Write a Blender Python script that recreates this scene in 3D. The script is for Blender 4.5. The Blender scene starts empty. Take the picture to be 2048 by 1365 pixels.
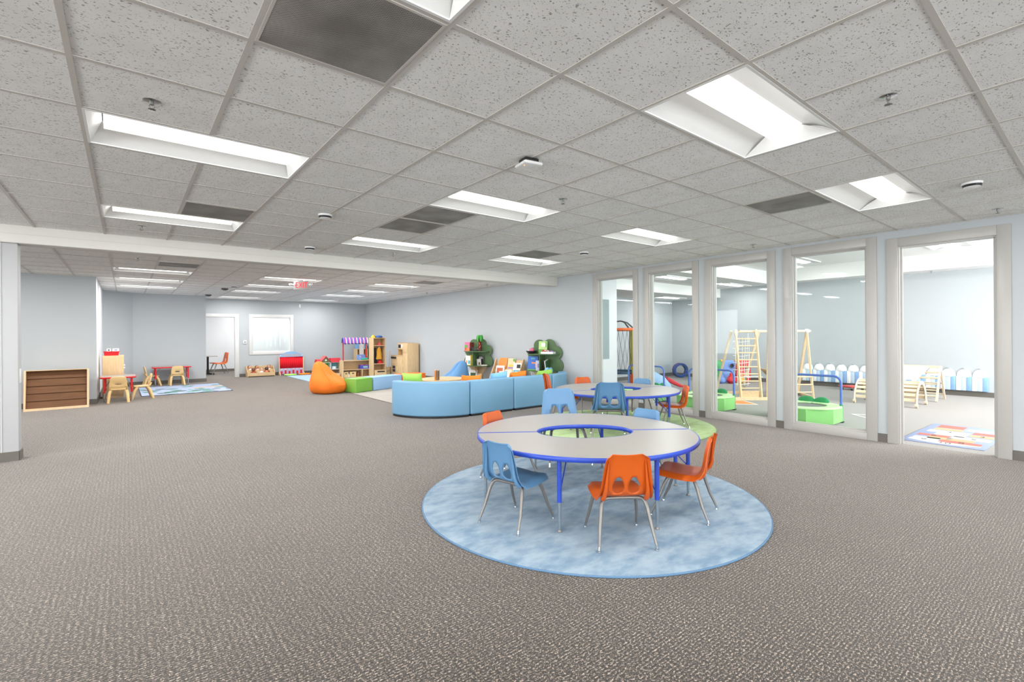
import bpy, bmesh, math, random
from math import sin, cos, pi, radians as R
from mathutils import Vector, Matrix
random.seed(7)
scene = bpy.context.scene
COL = scene.collection

# ------------------------------------------------------------------ camera, world, exposure
CH = 1.367                                    # lens height
cam_d = bpy.data.cameras.new('camera')
cam_d.sensor_width = 36.0
cam_d.lens = 965.97 / 2048 * 36.0
cam_d.shift_y = (670.3 - 682.5) / 2048
cam_d.clip_end = 200
cam = bpy.data.objects.new('camera', cam_d)
COL.objects.link(cam)
TH, RO = 0.6742, 0.0064
_f = Vector((sin(TH), cos(TH), 0)); _r = Vector((cos(TH), -sin(TH), 0)); _u = Vector((0, 0, 1))
_rc = _r * cos(RO) - _u * sin(RO); _uc = _u * cos(RO) + _r * sin(RO)
cam.matrix_world = Matrix((( _rc.x, _uc.x, -_f.x, 0), (_rc.y, _uc.y, -_f.y, 0), (_rc.z, _uc.z, -_f.z, CH), (0, 0, 0, 1)))
scene.camera = cam

world = bpy.data.worlds.new('world'); scene.world = world
world.use_nodes = True
bg = world.node_tree.nodes['Background']
bg.inputs[0].default_value = (0.75, 0.86, 1.0, 1); bg.inputs[1].default_value = 1.2

scene.view_settings.view_transform = 'Standard'
scene.view_settings.look = 'None'
scene.view_settings.gamma = 1.0
scene.view_settings.use_curve_mapping = False
scene.view_settings.exposure = 0.68

LENS_L = 1.4           # radiance of the troffer lenses
PLAY_L = 2.4
LAMP_W = 16.5          # power each troffer throws down into the room
PLAY_W = 13.0

def area(name, loc, rot, sx, sy, power, color=(1, 1, 1)):
    d = bpy.data.lights.new(name, 'AREA'); d.shape = 'RECTANGLE'; d.size = sx; d.size_y = sy
    d.energy = power; d.color = color
    o = bpy.data.objects.new(name, d); COL.objects.link(o); o.location = loc; o.rotation_euler = rot
    return o
# daylight entering the glazed openings that lie behind the camera and at the end of the playroom; the left-hand pair is added fill
area('daylight_storefront', (1.5, -5.7, 1.35), (R(112), 0, 0), 8.6, 2.1, 270, (0.93, 0.97, 1.0))
area('fill_light_left', (-7.8, 1.0, 1.35), (0, R(-112), 0), 2.1, 10.0, 470, (0.95, 0.98, 1.0))  # added fill to lift the left ceiling, no window in this wall
area('fill_light_left_bay', (-7.9, 10.5, 1.45), (0, R(-90), 0), 2.1, 4.6, 105, (0.95, 0.98, 1.0))  # added fill for the back-left walls, no opening behind it
area('daylight_playroom', (10.8, -2.15, 1.6), (R(90), 0, 0), 5.6, 1.9, 300, (0.95, 0.98, 1.0))

# ------------------------------------------------------------------ colours and materials
def C(r, g, b, a=1.0):
    def l(c):
        c /= 255.0
        return c / 12.92 if c <= 0.04045 else ((c + 0.055) / 1.055) ** 2.4
    return (l(r), l(g), l(b), a)

class NT:
    def __init__(self, name):
        self.m = bpy.data.materials.new(name); self.m.use_nodes = True
        self.t = self.m.node_tree; self.n = self.t.nodes; self.bsdf = self.n['Principled BSDF']
    def new(self, typ, **kw):
        nd = self.n.new(typ)
        for k, v in kw.items():
            if k.startswith('i_'):
                key = k[2:]; key = int(key) if key.isdigit() else key
                nd.inputs[key].default_value = v
            else: setattr(nd, k, v)
        return nd
    def link(self, a, b): self.t.links.new(a, b)
    def math(self, op, a, b=None, c=None, clamp=False):
        nd = self.n.new('ShaderNodeMath'); nd.operation = op; nd.use_clamp = clamp
        for i, v in enumerate((a, b, c)):
            if v is None: continue
            if hasattr(v, 'is_output'): self.link(v, nd.inputs[i])
            else: nd.inputs[i].default_value = v
        return nd.outputs[0]
    def mix(self, fac, a, b, blend='MIX'):
        nd = self.n.new('ShaderNodeMix'); nd.data_type = 'RGBA'; nd.blend_type = blend
        for i, v in ((0, fac), (6, a), (7, b)):
            if hasattr(v, 'is_output'): self.link(v, nd.inputs[i])
            else: nd.inputs[i].default_value = v
        return nd.outputs[2]
    def ramp(self, fac, stops, interp='LINEAR'):
        nd = self.n.new('ShaderNodeValToRGB'); nd.color_ramp.interpolation = interp
        e = nd.color_ramp.elements
        while len(e) > 1: e.remove(e[-1])
        e[0].position, e[0].color = stops[0]
        for p, c in stops[1:]:
            x = e.new(p); x.color = c
        self.link(fac, nd.inputs[0])
        return nd.outputs[0]
    def pos(self, scale=(1, 1, 1), space='Position', rot=(0, 0, 0)):
        if space == 'Position': o = self.new('ShaderNodeNewGeometry').outputs['Position']
        else: o = self.new('ShaderNodeTexCoord').outputs[space]
        mp = self.new('ShaderNodeMapping'); mp.inputs['Scale'].default_value = scale; mp.inputs['Rotation'].default_value = rot
        self.link(o, mp.inputs[0])
        return mp.outputs[0]
    def noise(self, vec, scale, detail=2.0, rough=0.5):
        nd = self.new('ShaderNodeTexNoise'); nd.inputs['Scale'].default_value = scale
        nd.inputs['Detail'].default_value = detail; nd.inputs['Roughness'].default_value = rough
        self.link(vec, nd.inputs['Vector'])
        return nd.outputs[0]
    def bump(self, h, strength, dist=0.01):
        nd = self.new('ShaderNodeBump'); nd.inputs['Strength'].default_value = strength; nd.inputs['Distance'].default_value = dist
        self.link(h, nd.inputs['Height']); self.link(nd.outputs[0], self.bsdf.inputs['Normal'])
    def base(self, c):
        if hasattr(c, 'is_output'): self.link(c, self.bsdf.inputs['Base Color'])
        else: self.bsdf.inputs['Base Color'].default_value = c
    def set(self, **kw):
        for k, v in kw.items(): self.bsdf.inputs[k.replace('_', ' ')].default_value = v

MATS = {}
def plain(name, rgb, rough=0.5, var=0.06, scale=6.0, bump=0.0, bscale=150.0, metal=0.0, spec=0.5, space='Object', sheen=0.0):
    if name in MATS: return MATS[name]
    t = NT(name); c = C(*rgb)
    v = t.pos(space=space)
    n = t.noise(v, scale, 3.0)
    k = lambda f: (min(1, c[0] * f), min(1, c[1] * f), min(1, c[2] * f), 1)
    t.base(t.ramp(n, [(0.25, k(1 - var)), (0.75, k(1 + var))]))
    t.set(Roughness=rough, Metallic=metal, Specular_IOR_Level=spec)
    if sheen: t.set(Sheen_Weight=sheen)
    if bump: t.bump(t.noise(v, bscale, 2.0), bump, 0.005)
    MATS[name] = t.m
    return t.m

def wood(name, a, b, rough=0.45, axis=2, scale=1.0):
    if name in MATS: return MATS[name]
    t = NT(name)
    s = [9 * scale, 9 * scale, 9 * scale]; s[axis] = 0.9 * scale
    v = t.pos(tuple(s), 'Object')
    n = t.noise(v, 3.0, 4.0, 0.6); n2 = t.noise(v, 22.0, 2.0)
    f = t.math('ADD', t.math('MULTIPLY', n, 0.75), t.math('MULTIPLY', n2, 0.25))
    t.base(t.ramp(f, [(0.3, C(*a)), (0.7, C(*b))])); t.set(Roughness=rough)
    t.bump(n2, 0.08, 0.002)
    MATS[name] = t.m
    return t.m

def emit(name, rgb, strength):
    if name in MATS: return MATS[name]
    t = NT(name)
    t.base(C(*rgb)); t.set(Roughness=0.4)
    t.bsdf.inputs['Emission Color'].default_value = C(*rgb); t.bsdf.inputs['Emission Strength'].default_value = strength
    MATS[name] = t.m
    return t.m

def glass(name='clear_glass', tint=(0.95, 0.98, 0.975)):
    if name in MATS: return MATS[name]
    t = NT(name); t.n.remove(t.bsdf)
    tr = t.new('ShaderNodeBsdfTransparent'); tr.inputs[0].default_value = (*tint, 1)
    gl = t.new('ShaderNodeBsdfGlossy'); gl.inputs['Roughness'].default_value = 0.02; gl.inputs[0].default_value = (0.9, 0.95, 0.95, 1)
    fr = t.new('ShaderNodeFresnel'); fr.inputs[0].default_value = 1.5
    mx = t.new('ShaderNodeMixShader')
    bf = t.new('ShaderNodeNewGeometry').outputs['Backfacing']      # the inner side of the thin pane passes light straight on
    t.link(t.math('MULTIPLY', fr.outputs[0], t.math('SUBTRACT', 1.0, bf)), mx.inputs[0]); t.link(tr.outputs[0], mx.inputs[1]); t.link(gl.outputs[0], mx.inputs[2])
    t.link(mx.outputs[0], t.n['Material Output'].inputs['Surface'])
    MATS[name] = t.m
    return t.m

def carpet(name='loop_carpet', gain=(1, 1, 1, 1)):
    t = NT(name)
    g = t.new('ShaderNodeNewGeometry').outputs['Position']
    sep = t.new('ShaderNodeSeparateXYZ'); t.link(g, sep.inputs[0])
    wob = t.noise(t.pos((1, 1, 0)), 45.0, 1.0)
    # rows of loops running along X, 13 mm apart
    ph = t.math('ADD', t.math('MULTIPLY', sep.outputs[1], 2 * pi / 0.016), t.math('MULTIPLY', wob, 2.6))
    row = t.math('MULTIPLY_ADD', t.math('SINE', ph), 0.5, 0.5)
    ph2 = t.math('ADD', t.math('MULTIPLY', sep.outputs[0], 2 * pi / 0.027), t.math('MULTIPLY', wob, 4.0))
    row2 = t.math('MULTIPLY_ADD', t.math('SINE', ph2), 0.5, 0.5)
    fleck = t.noise(t.pos((62, 118, 0)), 1.0, 2.5, 0.75)
    fleck2 = t.noise(t.pos((135, 165, 0), rot=(0, 0, 0.5)), 1.0, 1.0)
    big = t.noise(t.pos((1, 1, 0)), 1.1, 3.0)
    f = t.math('ADD', t.math('MULTIPLY', fleck, 1.15), t.math('MULTIPLY', fleck2, 0.75))
    f = t.math('ADD', f, t.math('MULTIPLY', t.math('SUBTRACT', row, 0.5), 0.11))
    f = t.math('ADD', f, t.math('MULTIPLY', t.math('SUBTRACT', row2, 0.5), 0.06))
    f = t.math('MULTIPLY', f, 0.53)
    col = t.ramp(f, [(0.41, C(4, 4, 4)), (0.475, C(26, 24, 22)), (0.54, C(70, 63, 57)), (0.635, C(176, 162, 148))])
    patch = t.ramp(big, [(0.3, (0.84, 0.81, 0.78, 1)), (0.7, (1.08, 1.08, 1.08, 1))])
    col = t.mix(1.0, col, patch, 'MULTIPLY')
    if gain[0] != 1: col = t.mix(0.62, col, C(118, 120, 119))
    t.base(col); t.set(Roughness=0.95, Specular_IOR_Level=0.1, Sheen_Weight=0.5, Sheen_Roughness=0.5, Sheen_Tint=(0.86, 0.80, 0.75, 1))
    t.bump(t.math('ADD', t.math('MULTIPLY', row, 0.3), fleck), 0.3, 0.005)
    return t.m

def ceiling_tile_mat():
    t = NT('fissured_ceiling_tile')
    p = t.pos()
    nz = t.new('ShaderNodeTexNoise'); nz.inputs['Scale'].default_value = 45.0; nz.inputs['Detail'].default_value = 1.0
    t.link(p, nz.inputs['Vector'])
    off = t.new('ShaderNodeVectorMath', operation='MULTIPLY_ADD')
    t.link(nz.outputs['Color'], off.inputs[0]); off.inputs[1].default_value = (0.022, 0.022, 0.0); t.link(p, off.inputs[2])
    fl = []
    for k, (sc, th, rot) in enumerate(((52, 0.195, 0.3), (92, 0.165, 1.2))):
        mp = t.new('ShaderNodeMapping'); mp.inputs['Scale'].default_value = (1.0, 1.7, 0.0); mp.inputs['Rotation'].default_value = (0, 0, rot)
        t.link(off.outputs[0], mp.inputs[0])
        vo = t.new('ShaderNodeTexVoronoi'); vo.inputs['Scale'].default_value = sc; t.link(mp.outputs[0], vo.inputs['Vector'])
        sp = t.new('ShaderNodeSeparateColor'); t.link(vo.outputs['Color'], sp.inputs[0])
        r = t.math('MULTIPLY', sp.outputs[0], th * 1.75)
        fl.append(t.math('LESS_THAN', vo.outputs['Distance'], r))
    f = t.math('MAXIMUM', fl[0], fl[1])
    vein = t.noise(p, 7.0, 2.0)
    col = t.ramp(vein, [(0.3, C(242, 241, 238)), (0.7, C(249, 248, 246))])
    col = t.mix(t.math('MULTIPLY', f, 0.66), col, C(112, 100, 90))
    t.base(col); t.set(Roughness=0.9, Specular_IOR_Level=0.1)
    t.bump(t.math('SUBTRACT', 1.0, f), 0.25, 0.003)
    return t.m

def grille_mat():
    t = NT('perforated_metal')
    g = t.new('ShaderNodeNewGeometry').outputs['Position']
    sep = t.new('ShaderNodeSeparateXYZ'); t.link(g, sep.inputs[0])
    a = t.math('SINE', t.math('MULTIPLY', sep.outputs[0], 2 * pi / 0.0085)); b = t.math('SINE', t.math('MULTIPLY', sep.outputs[1], 2 * pi / 0.0085))
    hole = t.math('GREATER_THAN', t.math('MULTIPLY', a, b), 0.05)
    dust = t.noise(t.pos(), 3.5, 3.0)
    metal = t.ramp(dust, [(0.3, C(150, 146, 140)), (0.7, C(205, 202, 196))])
    t.base(t.mix(hole, metal, C(58, 55, 52))); t.set(Roughness=0.6)
    return t.m

def rug_mat(name, a, b, scale=3.0, fuzz=400.0):
    if name in MATS: return MATS[name]
    t = NT(name); p = t.pos(space='Object')
    st = t.pos((1.0, 1.8, 1.0), 'Object', (0, 0, 0.5))
    n = t.noise(st, scale, 5.0, 0.62); z = t.noise(p, fuzz, 1.0)
    f = t.math('ADD', t.math('MULTIPLY', n, 0.85), t.math('MULTIPLY', z, 0.15))
    t.base(t.ramp(f, [(0.36, C(*a)), (0.60, C(*b))])); t.set(Roughness=1.0, Specular_IOR_Level=0.05, Sheen_Weight=0.15)
    t.bump(z, 0.5, 0.006)
    MATS[name] = t.m
    return t.m

M_CARPET = carpet()
M_CARPET_LIT = carpet('grey_lit_carpet', (2, 2, 2, 1))  # same carpet, its colour lightened to stand for the brighter playroom light
M_TILE = ceiling_tile_mat()
M_GRILLE = grille_mat()
M_WALL = plain('wall_paint_blue_grey', (185, 190, 193), 0.6, 0.012, 2.0, 0.04, 300, space='Position')
M_WHITEWALL = plain('wall_paint_white', (220, 222, 224), 0.6, 0.01, 2.0, 0.04, 300, space='Position')
M_PLAYCEIL = plain('playroom_ceiling_paint', (238, 238, 235), 0.8, 0.01, 2.0, space='Position')
M_BEAM = plain('beam_paint', (222, 219, 212), 0.6, 0.01, 2.0, space='Position')
M_TRIM = plain('white_trim_paint', (181, 178, 173), 0.35, 0.01, 2.0, space='Position')
M_BASE = plain('rubber_baseboard', (104, 100, 93), 0.5, 0.05, 4.0, space='Position')
M_TBAR = plain('ceiling_grid_enamel', (206, 201, 194), 0.5, 0.02, 2.0, space='Position')
M_LENS = emit('lamp_lens', (255, 253, 250), LENS_L)
M_LENS_P = emit('playroom_lamp_lens', (255, 253, 250), PLAY_L)
M_REFL = plain('lamp_reflector_white', (240, 240, 238), 0.45, 0.01)
M_WHITEP = plain('white_plastic', (238, 238, 236), 0.35, 0.01)
M_BLACKP = plain('black_plastic', (28, 28, 30), 0.4, 0.05)
M_CHROME = plain('chrome', (205, 208, 210), 0.18, 0.02, metal=1.0)
M_GREYSTEEL = plain('grey_enamel_steel', (134, 130, 126), 0.38, 0.04, metal=0.55)
M_ORANGE = plain('orange_plastic', (194, 84, 14), 0.38, 0.04, bump=0.05, bscale=500)
M_BLUE = plain('sky_blue_plastic', (90, 134, 172), 0.38, 0.04, bump=0.05, bscale=500)
M_LAMINATE = plain('grey_laminate', (153, 149, 143), 0.32, 0.015, 20.0)
M_ROYAL = plain('royal_blue_edge', (40, 72, 178), 0.35, 0.04)
M_BIRCH = wood('birch_panel', (206, 172, 126), (226, 196, 152))
M_BIRCHX = wood('birch_panel_cross', (206, 172, 126), (228, 198, 154), axis=0)
M_PINE = wood('pine_frame', (226, 192, 148), (240, 212, 172), axis=2)
M_BROWN = wood('brown_fibreboard', (98, 64, 38), (126, 84, 50), 0.7, axis=0)
M_TAN = plain('tan_molded_plastic', (222, 188, 132), 0.42, 0.04)
M_RED = plain('red_plastic', (212, 22, 34), 0.4, 0.05)
M_VINYL = plain('sky_blue_vinyl', (118, 164, 196), 0.5, 0.03, 3.0, 0.06, 220)
M_VINYL2 = plain('pale_blue_vinyl', (150, 190, 228), 0.5, 0.03, 3.0, 0.06, 220)
M_GREENV = plain('green_vinyl', (120, 176, 70), 0.5, 0.04, 3.0, 0.06, 220)
M_ORANGEV = plain('orange_vinyl', (246, 118, 30), 0.5, 0.04, 3.0, 0.06, 220)
M_BEANO = plain('orange_canvas', (240, 122, 28), 0.75, 0.06, 3.0, 0.9, 16)
M_BEANB = plain('blue_canvas', (98, 148, 196), 0.75, 0.06, 3.0, 0.9, 16)
M_PILG = plain('lime_cotton', (160, 214, 96), 0.85, 0.05, 5.0, 0.1, 200)
M_PILO = plain('orange_cotton', (250, 132, 36), 0.85, 0.05, 5.0, 0.1, 200)
M_PILB = plain('blue_cotton', (132, 190, 236), 0.85, 0.05, 5.0, 0.1, 200)
M_LEAF = plain('leaf_green_panel', (80, 108, 68), 0.55, 0.05)
M_LEAFD = plain('green_felt', (40, 150, 84), 0.6, 0.06)
M_PAPER = plain('white_paper', (242, 240, 234), 0.7, 0.02)
M_CARD = plain('cardboard', (200, 160, 110), 0.8, 0.06)
M_GLASS = glass()

# ------------------------------------------------------------------ mesh helpers
class MB:
    def __init__(self): self.v = []; self.f = []; self.mi = []; self.cur = 0
    def add(self, vs, fs):
        o = len(self.v); self.v += [tuple(p) for p in vs]
        for f in fs: self.f.append(tuple(i + o for i in f)); self.mi.append(self.cur)
        return self
    def box(self, x0, x1, y0, y1, z0, z1):
        vs = [(x, y, z) for z in (z0, z1) for y in (y0, y1) for x in (x0, x1)]
        return self.add(vs, [(0, 2, 3, 1), (4, 5, 7, 6), (0, 1, 5, 4), (2, 6, 7, 3), (0, 4, 6, 2), (1, 3, 7, 5)])
    def tube(self, pts, r, n=8, closed=False, cap=True, flat=None):
        pts = [Vector(p) for p in pts]; m = len(pts)
        rr = r if isinstance(r, (list, tuple)) else [r] * m
        up = None; vs = []
        for i, p in enumerate(pts):
            a = pts[i - 1] if (i or closed) else p; b = pts[(i + 1) % m] if (i < m - 1 or closed) else p
            d = (b - a).normalized()
            if up is None:
                up = Vector((0, 0, 1)) if abs(d.z) < 0.9 else Vector((1, 0, 0))
            s = d.cross(up)
            if s.length < 1e-6: s = d.cross(Vector((0, 1, 0)))
            s.normalize(); w = s.cross(d).normalized(); up = w
            fx, fz = flat if flat else (1, 1)
            for k in range(n):
                t = 2 * pi * k / n
                vs.append(p + s * (cos(t) * rr[i] * fx) + w * (sin(t) * rr[i] * fz))
        fs = []
        for i in range(m if closed else m - 1):
            j = (i + 1) % m
            for k in range(n): fs.append((i * n + k, i * n + (k + 1) % n, j * n + (k + 1) % n, j * n + k))
        if cap and not closed:
            fs.append(tuple(range(n - 1, -1, -1))); fs.append(tuple((m - 1) * n + k for k in range(n)))
        return self.add(vs, fs)
    def cyl(self, p0, p1, r0, r1=None, n=12): return self.tube([p0, p1], [r0, r0 if r1 is None else r1], n)
    def bar(self, p0, p1, w, h):
        """rectangular bar from p0 to p1: w across (horizontal), h the other way"""
        p0, p1 = Vector(p0), Vector(p1); d = (p1 - p0).normalized()
        up = Vector((0, 0, 1)) if abs(d.z) < 0.95 else Vector((0, 1, 0))
        s = d.cross(up).normalized(); w_ = s.cross(d).normalized()
        vs = [p + s * (a * w / 2) + w_ * (b * h / 2) for p in (p0, p1) for a, b in ((-1, -1), (1, -1), (1, 1), (-1, 1))]
        return self.add(vs, [(3, 2, 1, 0), (4, 5, 6, 7), (0, 1, 5, 4), (1, 2, 6, 5), (2, 3, 7, 6), (3, 0, 4, 7)])
    def prism(self, poly, a0, a1, plane='xy'):
        n = len(poly)
        def P(p, h): return (p[0], p[1], h) if plane == 'xy' else ((p[0], h, p[1]) if plane == 'xz' else (h, p[0], p[1]))
        vs = [P(p, a0) for p in poly] + [P(p, a1) for p in poly]
        fs = [tuple(range(n - 1, -1, -1)), tuple(range(n, 2 * n))] + [(i, (i + 1) % n, n + (i + 1) % n, n + i) for i in range(n)]
        return self.add(vs, fs)
    def lathe(self, prof, n=20, c=(0, 0, 0)):
        vs = []; m = len(prof)
        for r, z in prof:
            for k in range(n):
                t = 2 * pi * k / n; vs.append((c[0] + r * cos(t), c[1] + r * sin(t), c[2] + z))
        fs = []
        for i in range(m - 1):
            for k in range(n): fs.append((i * n + k, i * n + (k + 1) % n, (i + 1) * n + (k + 1) % n, (i + 1) * n + k))
        fs.append(tuple(range(n - 1, -1, -1))); fs.append(tuple((m - 1) * n + k for k in range(n)))
        return self.add(vs, fs)
    def sector(self, c, r0, r1, a0, a1, z0, z1, n=16):
        vs = []
        for i in range(n + 1):
            a = a0 + (a1 - a0) * i / n
            for r, z in ((r0, z0), (r1, z0), (r1, z1), (r0, z1)): vs.append((c[0] + r * cos(a), c[1] + r * sin(a), z))
        fs = [(3, 2, 1, 0), tuple(4 * n + k for k in range(4))]
        for i in range(n):
            for k in range(4): fs.append((4 * i + k, 4 * i + (k + 1) % 4, 4 * i + 4 + (k + 1) % 4, 4 * i + 4 + k))
        return self.add(vs, fs)
    def sphere(self, c, rx, ry=None, rz=None, n=14, m=9, shape=None):
        ry = rx if ry is None else ry; rz = rx if rz is None else rz
        vs = []; fs = []
        for i in range(m + 1):
            t = pi * i / m
            for k in range(n):
                a = 2 * pi * k / n
                p = Vector((sin(t) * cos(a) * rx, sin(t) * sin(a) * ry, -cos(t) * rz))
                if shape: p = shape(p)
                vs.append((c[0] + p.x, c[1] + p.y, c[2] + p.z))
        for i in range(m):
            for k in range(n): fs.append((i * n + k, i * n + (k + 1) % n, (i + 1) * n + (k + 1) % n, (i + 1) * n + k))
        return self.add(vs, fs)
    def mat(self, i): self.cur = i; return self

def build(mb, name, mat, parent=None, smooth=False, bevel=0.0, seg=2, weld=True, kind=None, loc=None, rz=0.0):
    me = bpy.data.meshes.new(name)
    me.from_pydata(mb.v, [], mb.f)
    mats = mat if isinstance(mat, (list, tuple)) else [mat]
    for m in mats: me.materials.append(m)
    if len(mats) > 1: me.polygons.foreach_set('material_index', mb.mi)
    bm = bmesh.new(); bm.from_mesh(me)
    if weld: bmesh.ops.remove_doubles(bm, verts=bm.verts, dist=1e-5)
    bmesh.ops.recalc_face_normals(bm, faces=bm.faces)
    if bevel:
        es = [e for e in bm.edges if len(e.link_faces) == 2 and e.calc_face_angle(0) > 0.6]
        bmesh.ops.bevel(bm, geom=es, offset=bevel, segments=seg, profile=0.5, affect='EDGES', clamp_overlap=True)
    if smooth or bevel:
        for f in bm.faces: f.smooth = True
        for e in bm.edges:
            if len(e.link_faces) == 2 and e.calc_face_angle(0) > 0.75: e.smooth = False
    bm.to_mesh(me); bm.free()
    o = bpy.data.objects.new(name, me); COL.objects.link(o)
    if parent: o.parent = parent
    if kind: o['kind'] = kind
    if loc: o.location = loc
    if rz: o.rotation_euler = (0, 0, rz)
    return o

def B(x0, x1, y0, y1, z0, z1): return MB().box(x0, x1, y0, y1, z0, z1)

def thing(name, label, cat, loc=(0, 0, 0), rz=0.0, group=None, scale=1.0):
    o = bpy.data.objects.new(name, None); COL.objects.link(o); o.empty_display_size = 0.1
    o.location = loc; o.rotation_euler = (0, 0, rz); o.scale = (scale,) * 3
    o['label'] = label; o['category'] = cat
    if group: o['group'] = group
    return o
def tag(o, label, cat, group=None):
    o['label'] = label; o['category'] = cat
    if group: o['group'] = group
    return o
def struct(name, mb, mat, **kw): return build(mb, name, mat, kind='structure', **kw)
def dup(root, loc, rz, label=None, group=None, scale=None, mats=None):
    def cp(o, par):
        c = o.copy(); COL.objects.link(c); c.parent = par
        if mats and c.type == 'MESH' and c.data.materials and c.data.materials[0] in mats:
            c.data = c.data.copy(); c.data.materials[0] = mats[c.data.materials[0]]
        for ch in o.children: cp(ch, c)
        return c
    r = cp(root, None); r.location = loc; r.rotation_euler = (0, 0, rz)
    if scale: r.scale = (scale,) * 3
    if label: r['label'] = label
    if group: r['group'] = group
    return r
def text_mesh(name, body, size, mat, parent, loc, rot, extrude=0.002, align='CENTER', sx=1.0):
    cu = bpy.data.curves.new(name, 'FONT'); cu.body = body; cu.size = size; cu.extrude = extrude
    cu.align_x = align; cu.align_y = 'CENTER'; cu.resolution_u = 3
    tmp = bpy.data.objects.new(name + '_tmp', cu); COL.objects.link(tmp)
    dg = bpy.context.evaluated_depsgraph_get()
    me = bpy.data.meshes.new_from_object(tmp.evaluated_get(dg))
    bpy.data.objects.remove(tmp); bpy.data.curves.remove(cu)
    me.materials.clear(); me.materials.append(mat)
    o = bpy.data.objects.new(name, me); COL.objects.link(o); o.parent = parent; o.location = loc; o.rotation_euler = rot
    o.scale = (sx, 1, 1)
    return o

# ------------------------------------------------------------------ the setting
XW, YA, YB, YF = 7.379, 13.116, 17.337, 18.524
CZ, T, GX, GY = 2.616, 0.6096, 0.418, 0.4448
GYB = GY + 0.43 * T                       # grid phase behind the beam
BEAM0, BEAM1 = 7.62, 7.84

struct('floor', B(-8.2, XW + 0.07, -6.2, 22.2, -0.15, 0), M_CARPET)
struct('floor_playroom', B(XW + 0.07, 14.3, -6.2, 22.2, -0.15, 0), M_CARPET_LIT)

WINS = [(5.605, 6.49), (4.40, 5.275), (3.195, 4.078), (1.98, 2.875)]
m = MB()
ys = [-6.0, 0.80, 1.67] + [y for w in reversed(WINS) for y in w] + [22.0]
for i in range(0, len(ys), 2): m.box(XW, XW + 0.14, ys[i], ys[i + 1], 0, 3.15)
m.box(XW, XW + 0.14, 0.80, 1.67, 2.42, 3.15)
for a, b in WINS:
    m.box(XW, XW + 0.14, a, b, 0, 0.08); m.box(XW, XW + 0.14, a, b, 2.472, 3.15)
struct('wall_right', m, M_WALL, weld=False)

m = MB()
m.box(-8.0, -0.477, YA, YA + 0.12, 0, 2.9)
struct('wall_left', m, M_WALL)
m = MB()
m.box(-0.597, -0.477, YA + 0.12, 16.75, 0, 2.9)
struct('wall_side_return', m, M_WHITEWALL)
m = MB()
m.prism([(-0.477, 16.72), (0.15, YB), (1.903, YB), (1.903, 18.5), (1.78, 18.5), (1.78, YB + 0.12), (0.10, YB + 0.12), (-0.597, 16.76)], 0, 2.9)
struct('wall_back_left', m, M_WALL)
m = MB()
m.box(1.70, 1.955, YF, YF + 0.13, 0, 2.9); m.box(2.875, 3.39, YF, YF + 0.13, 0, 2.9); m.box(4.615, XW, YF, YF + 0.13, 0, 2.9)
m.box(1.955, 2.875, YF, YF + 0.13, 2.03, 2.9); m.box(3.39, 4.615, YF, YF + 0.13, 0, 0.845); m.box(3.39, 4.615, YF, YF + 0.13, 2.03, 2.9)
struct('wall_back', m, M_WALL, weld=False)
m = MB(); m.box(1.6, 5.12, 21.9, 22.0, 0, 2.9); m.box(5.0, 5.12, YF + 0.13, 21.9, 0, 2.9); m.box(1.6, 1.72, YF + 0.13, 21.9, 0, 2.9)
struct('wall_office', m, M_WHITEWALL, weld=False)
struct('wall_partition', B(-8.0, -0.94, 7.66, 7.84, 0, 2.425), plain('partition_paint', (190, 191, 192), 0.6, 0.01), bevel=0.012)
struct('wall_far_left', B(-8.2, -8.0, -6.2, YA + 0.12, 0, 2.9), M_WALL)
struct('wall_front', B(-8.2, XW, -6.2, -6.0, 0, 2.9), M_WALL)
beam = struct('trim_1', B(-8.0, XW, BEAM0, BEAM1, 2.425, 2.78), M_BEAM, bevel=0.012)
build(B(-8.0, XW, BEAM0 - 0.003, BEAM0, 2.525, 2.529), 'seam', M_TBAR, beam)
build(B(-1.082, -1.070, 7.652, 7.66, 0.1, 2.425), 'trim_2', MATS['partition_paint'], kind='structure')      # joint strip on the partition
sp = tag(build(B(-0.94, -0.934, 7.70, 7.79, 0.86, 1.02), 'switch_plate', M_WHITEP, bevel=0.002), 'white plastic switch plate on the end of the white partition', 'switch plate')

# playroom shell
m = MB(); m.box(14.0, 14.15, -2.4, 9.25, 0, 3.15)
struct('wall_playroom_back', m, M_WALL)
m = MB(); m.box(XW + 0.14, 14.0, 9.1, 9.25, 0, 3.15); struct('wall_playroom_left', m, M_WALL)
m = MB(); m.box(XW + 0.14, 14.0, -2.4, -2.2, 0, 3.15); struct('wall_playroom_right', m, M_WALL)
m = MB()
m.box(13.45, 14.0, -2.2, 5.87, 2.705, 3.15); m.box(XW + 0.14, 8.2, -2.2, 5.87, 2.705, 3.15); m.box(XW + 0.14, 14.0, 5.87, 7.45, 2.705, 3.15)
m.box(XW + 0.14, 14.0, 7.45, 9.1, 2.445, 3.15); m.box(8.2, 13.45, -2.2, 5.87, 3.045, 3.15)
struct('ceiling_playroom', m, M_PLAYCEIL, weld=False)
stub = struct('wall_playroom_stub', B(XW + 0.14, 9.15, 7.44, 7.56, 0, 2.705), M_WHITEWALL)
st_g = plain('smoked_glass', (150, 164, 164), 0.12, 0.02)
struct('window_6', B(7.80, 8.86, 7.432, 7.44, 0.79, 2.18), st_g)

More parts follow.
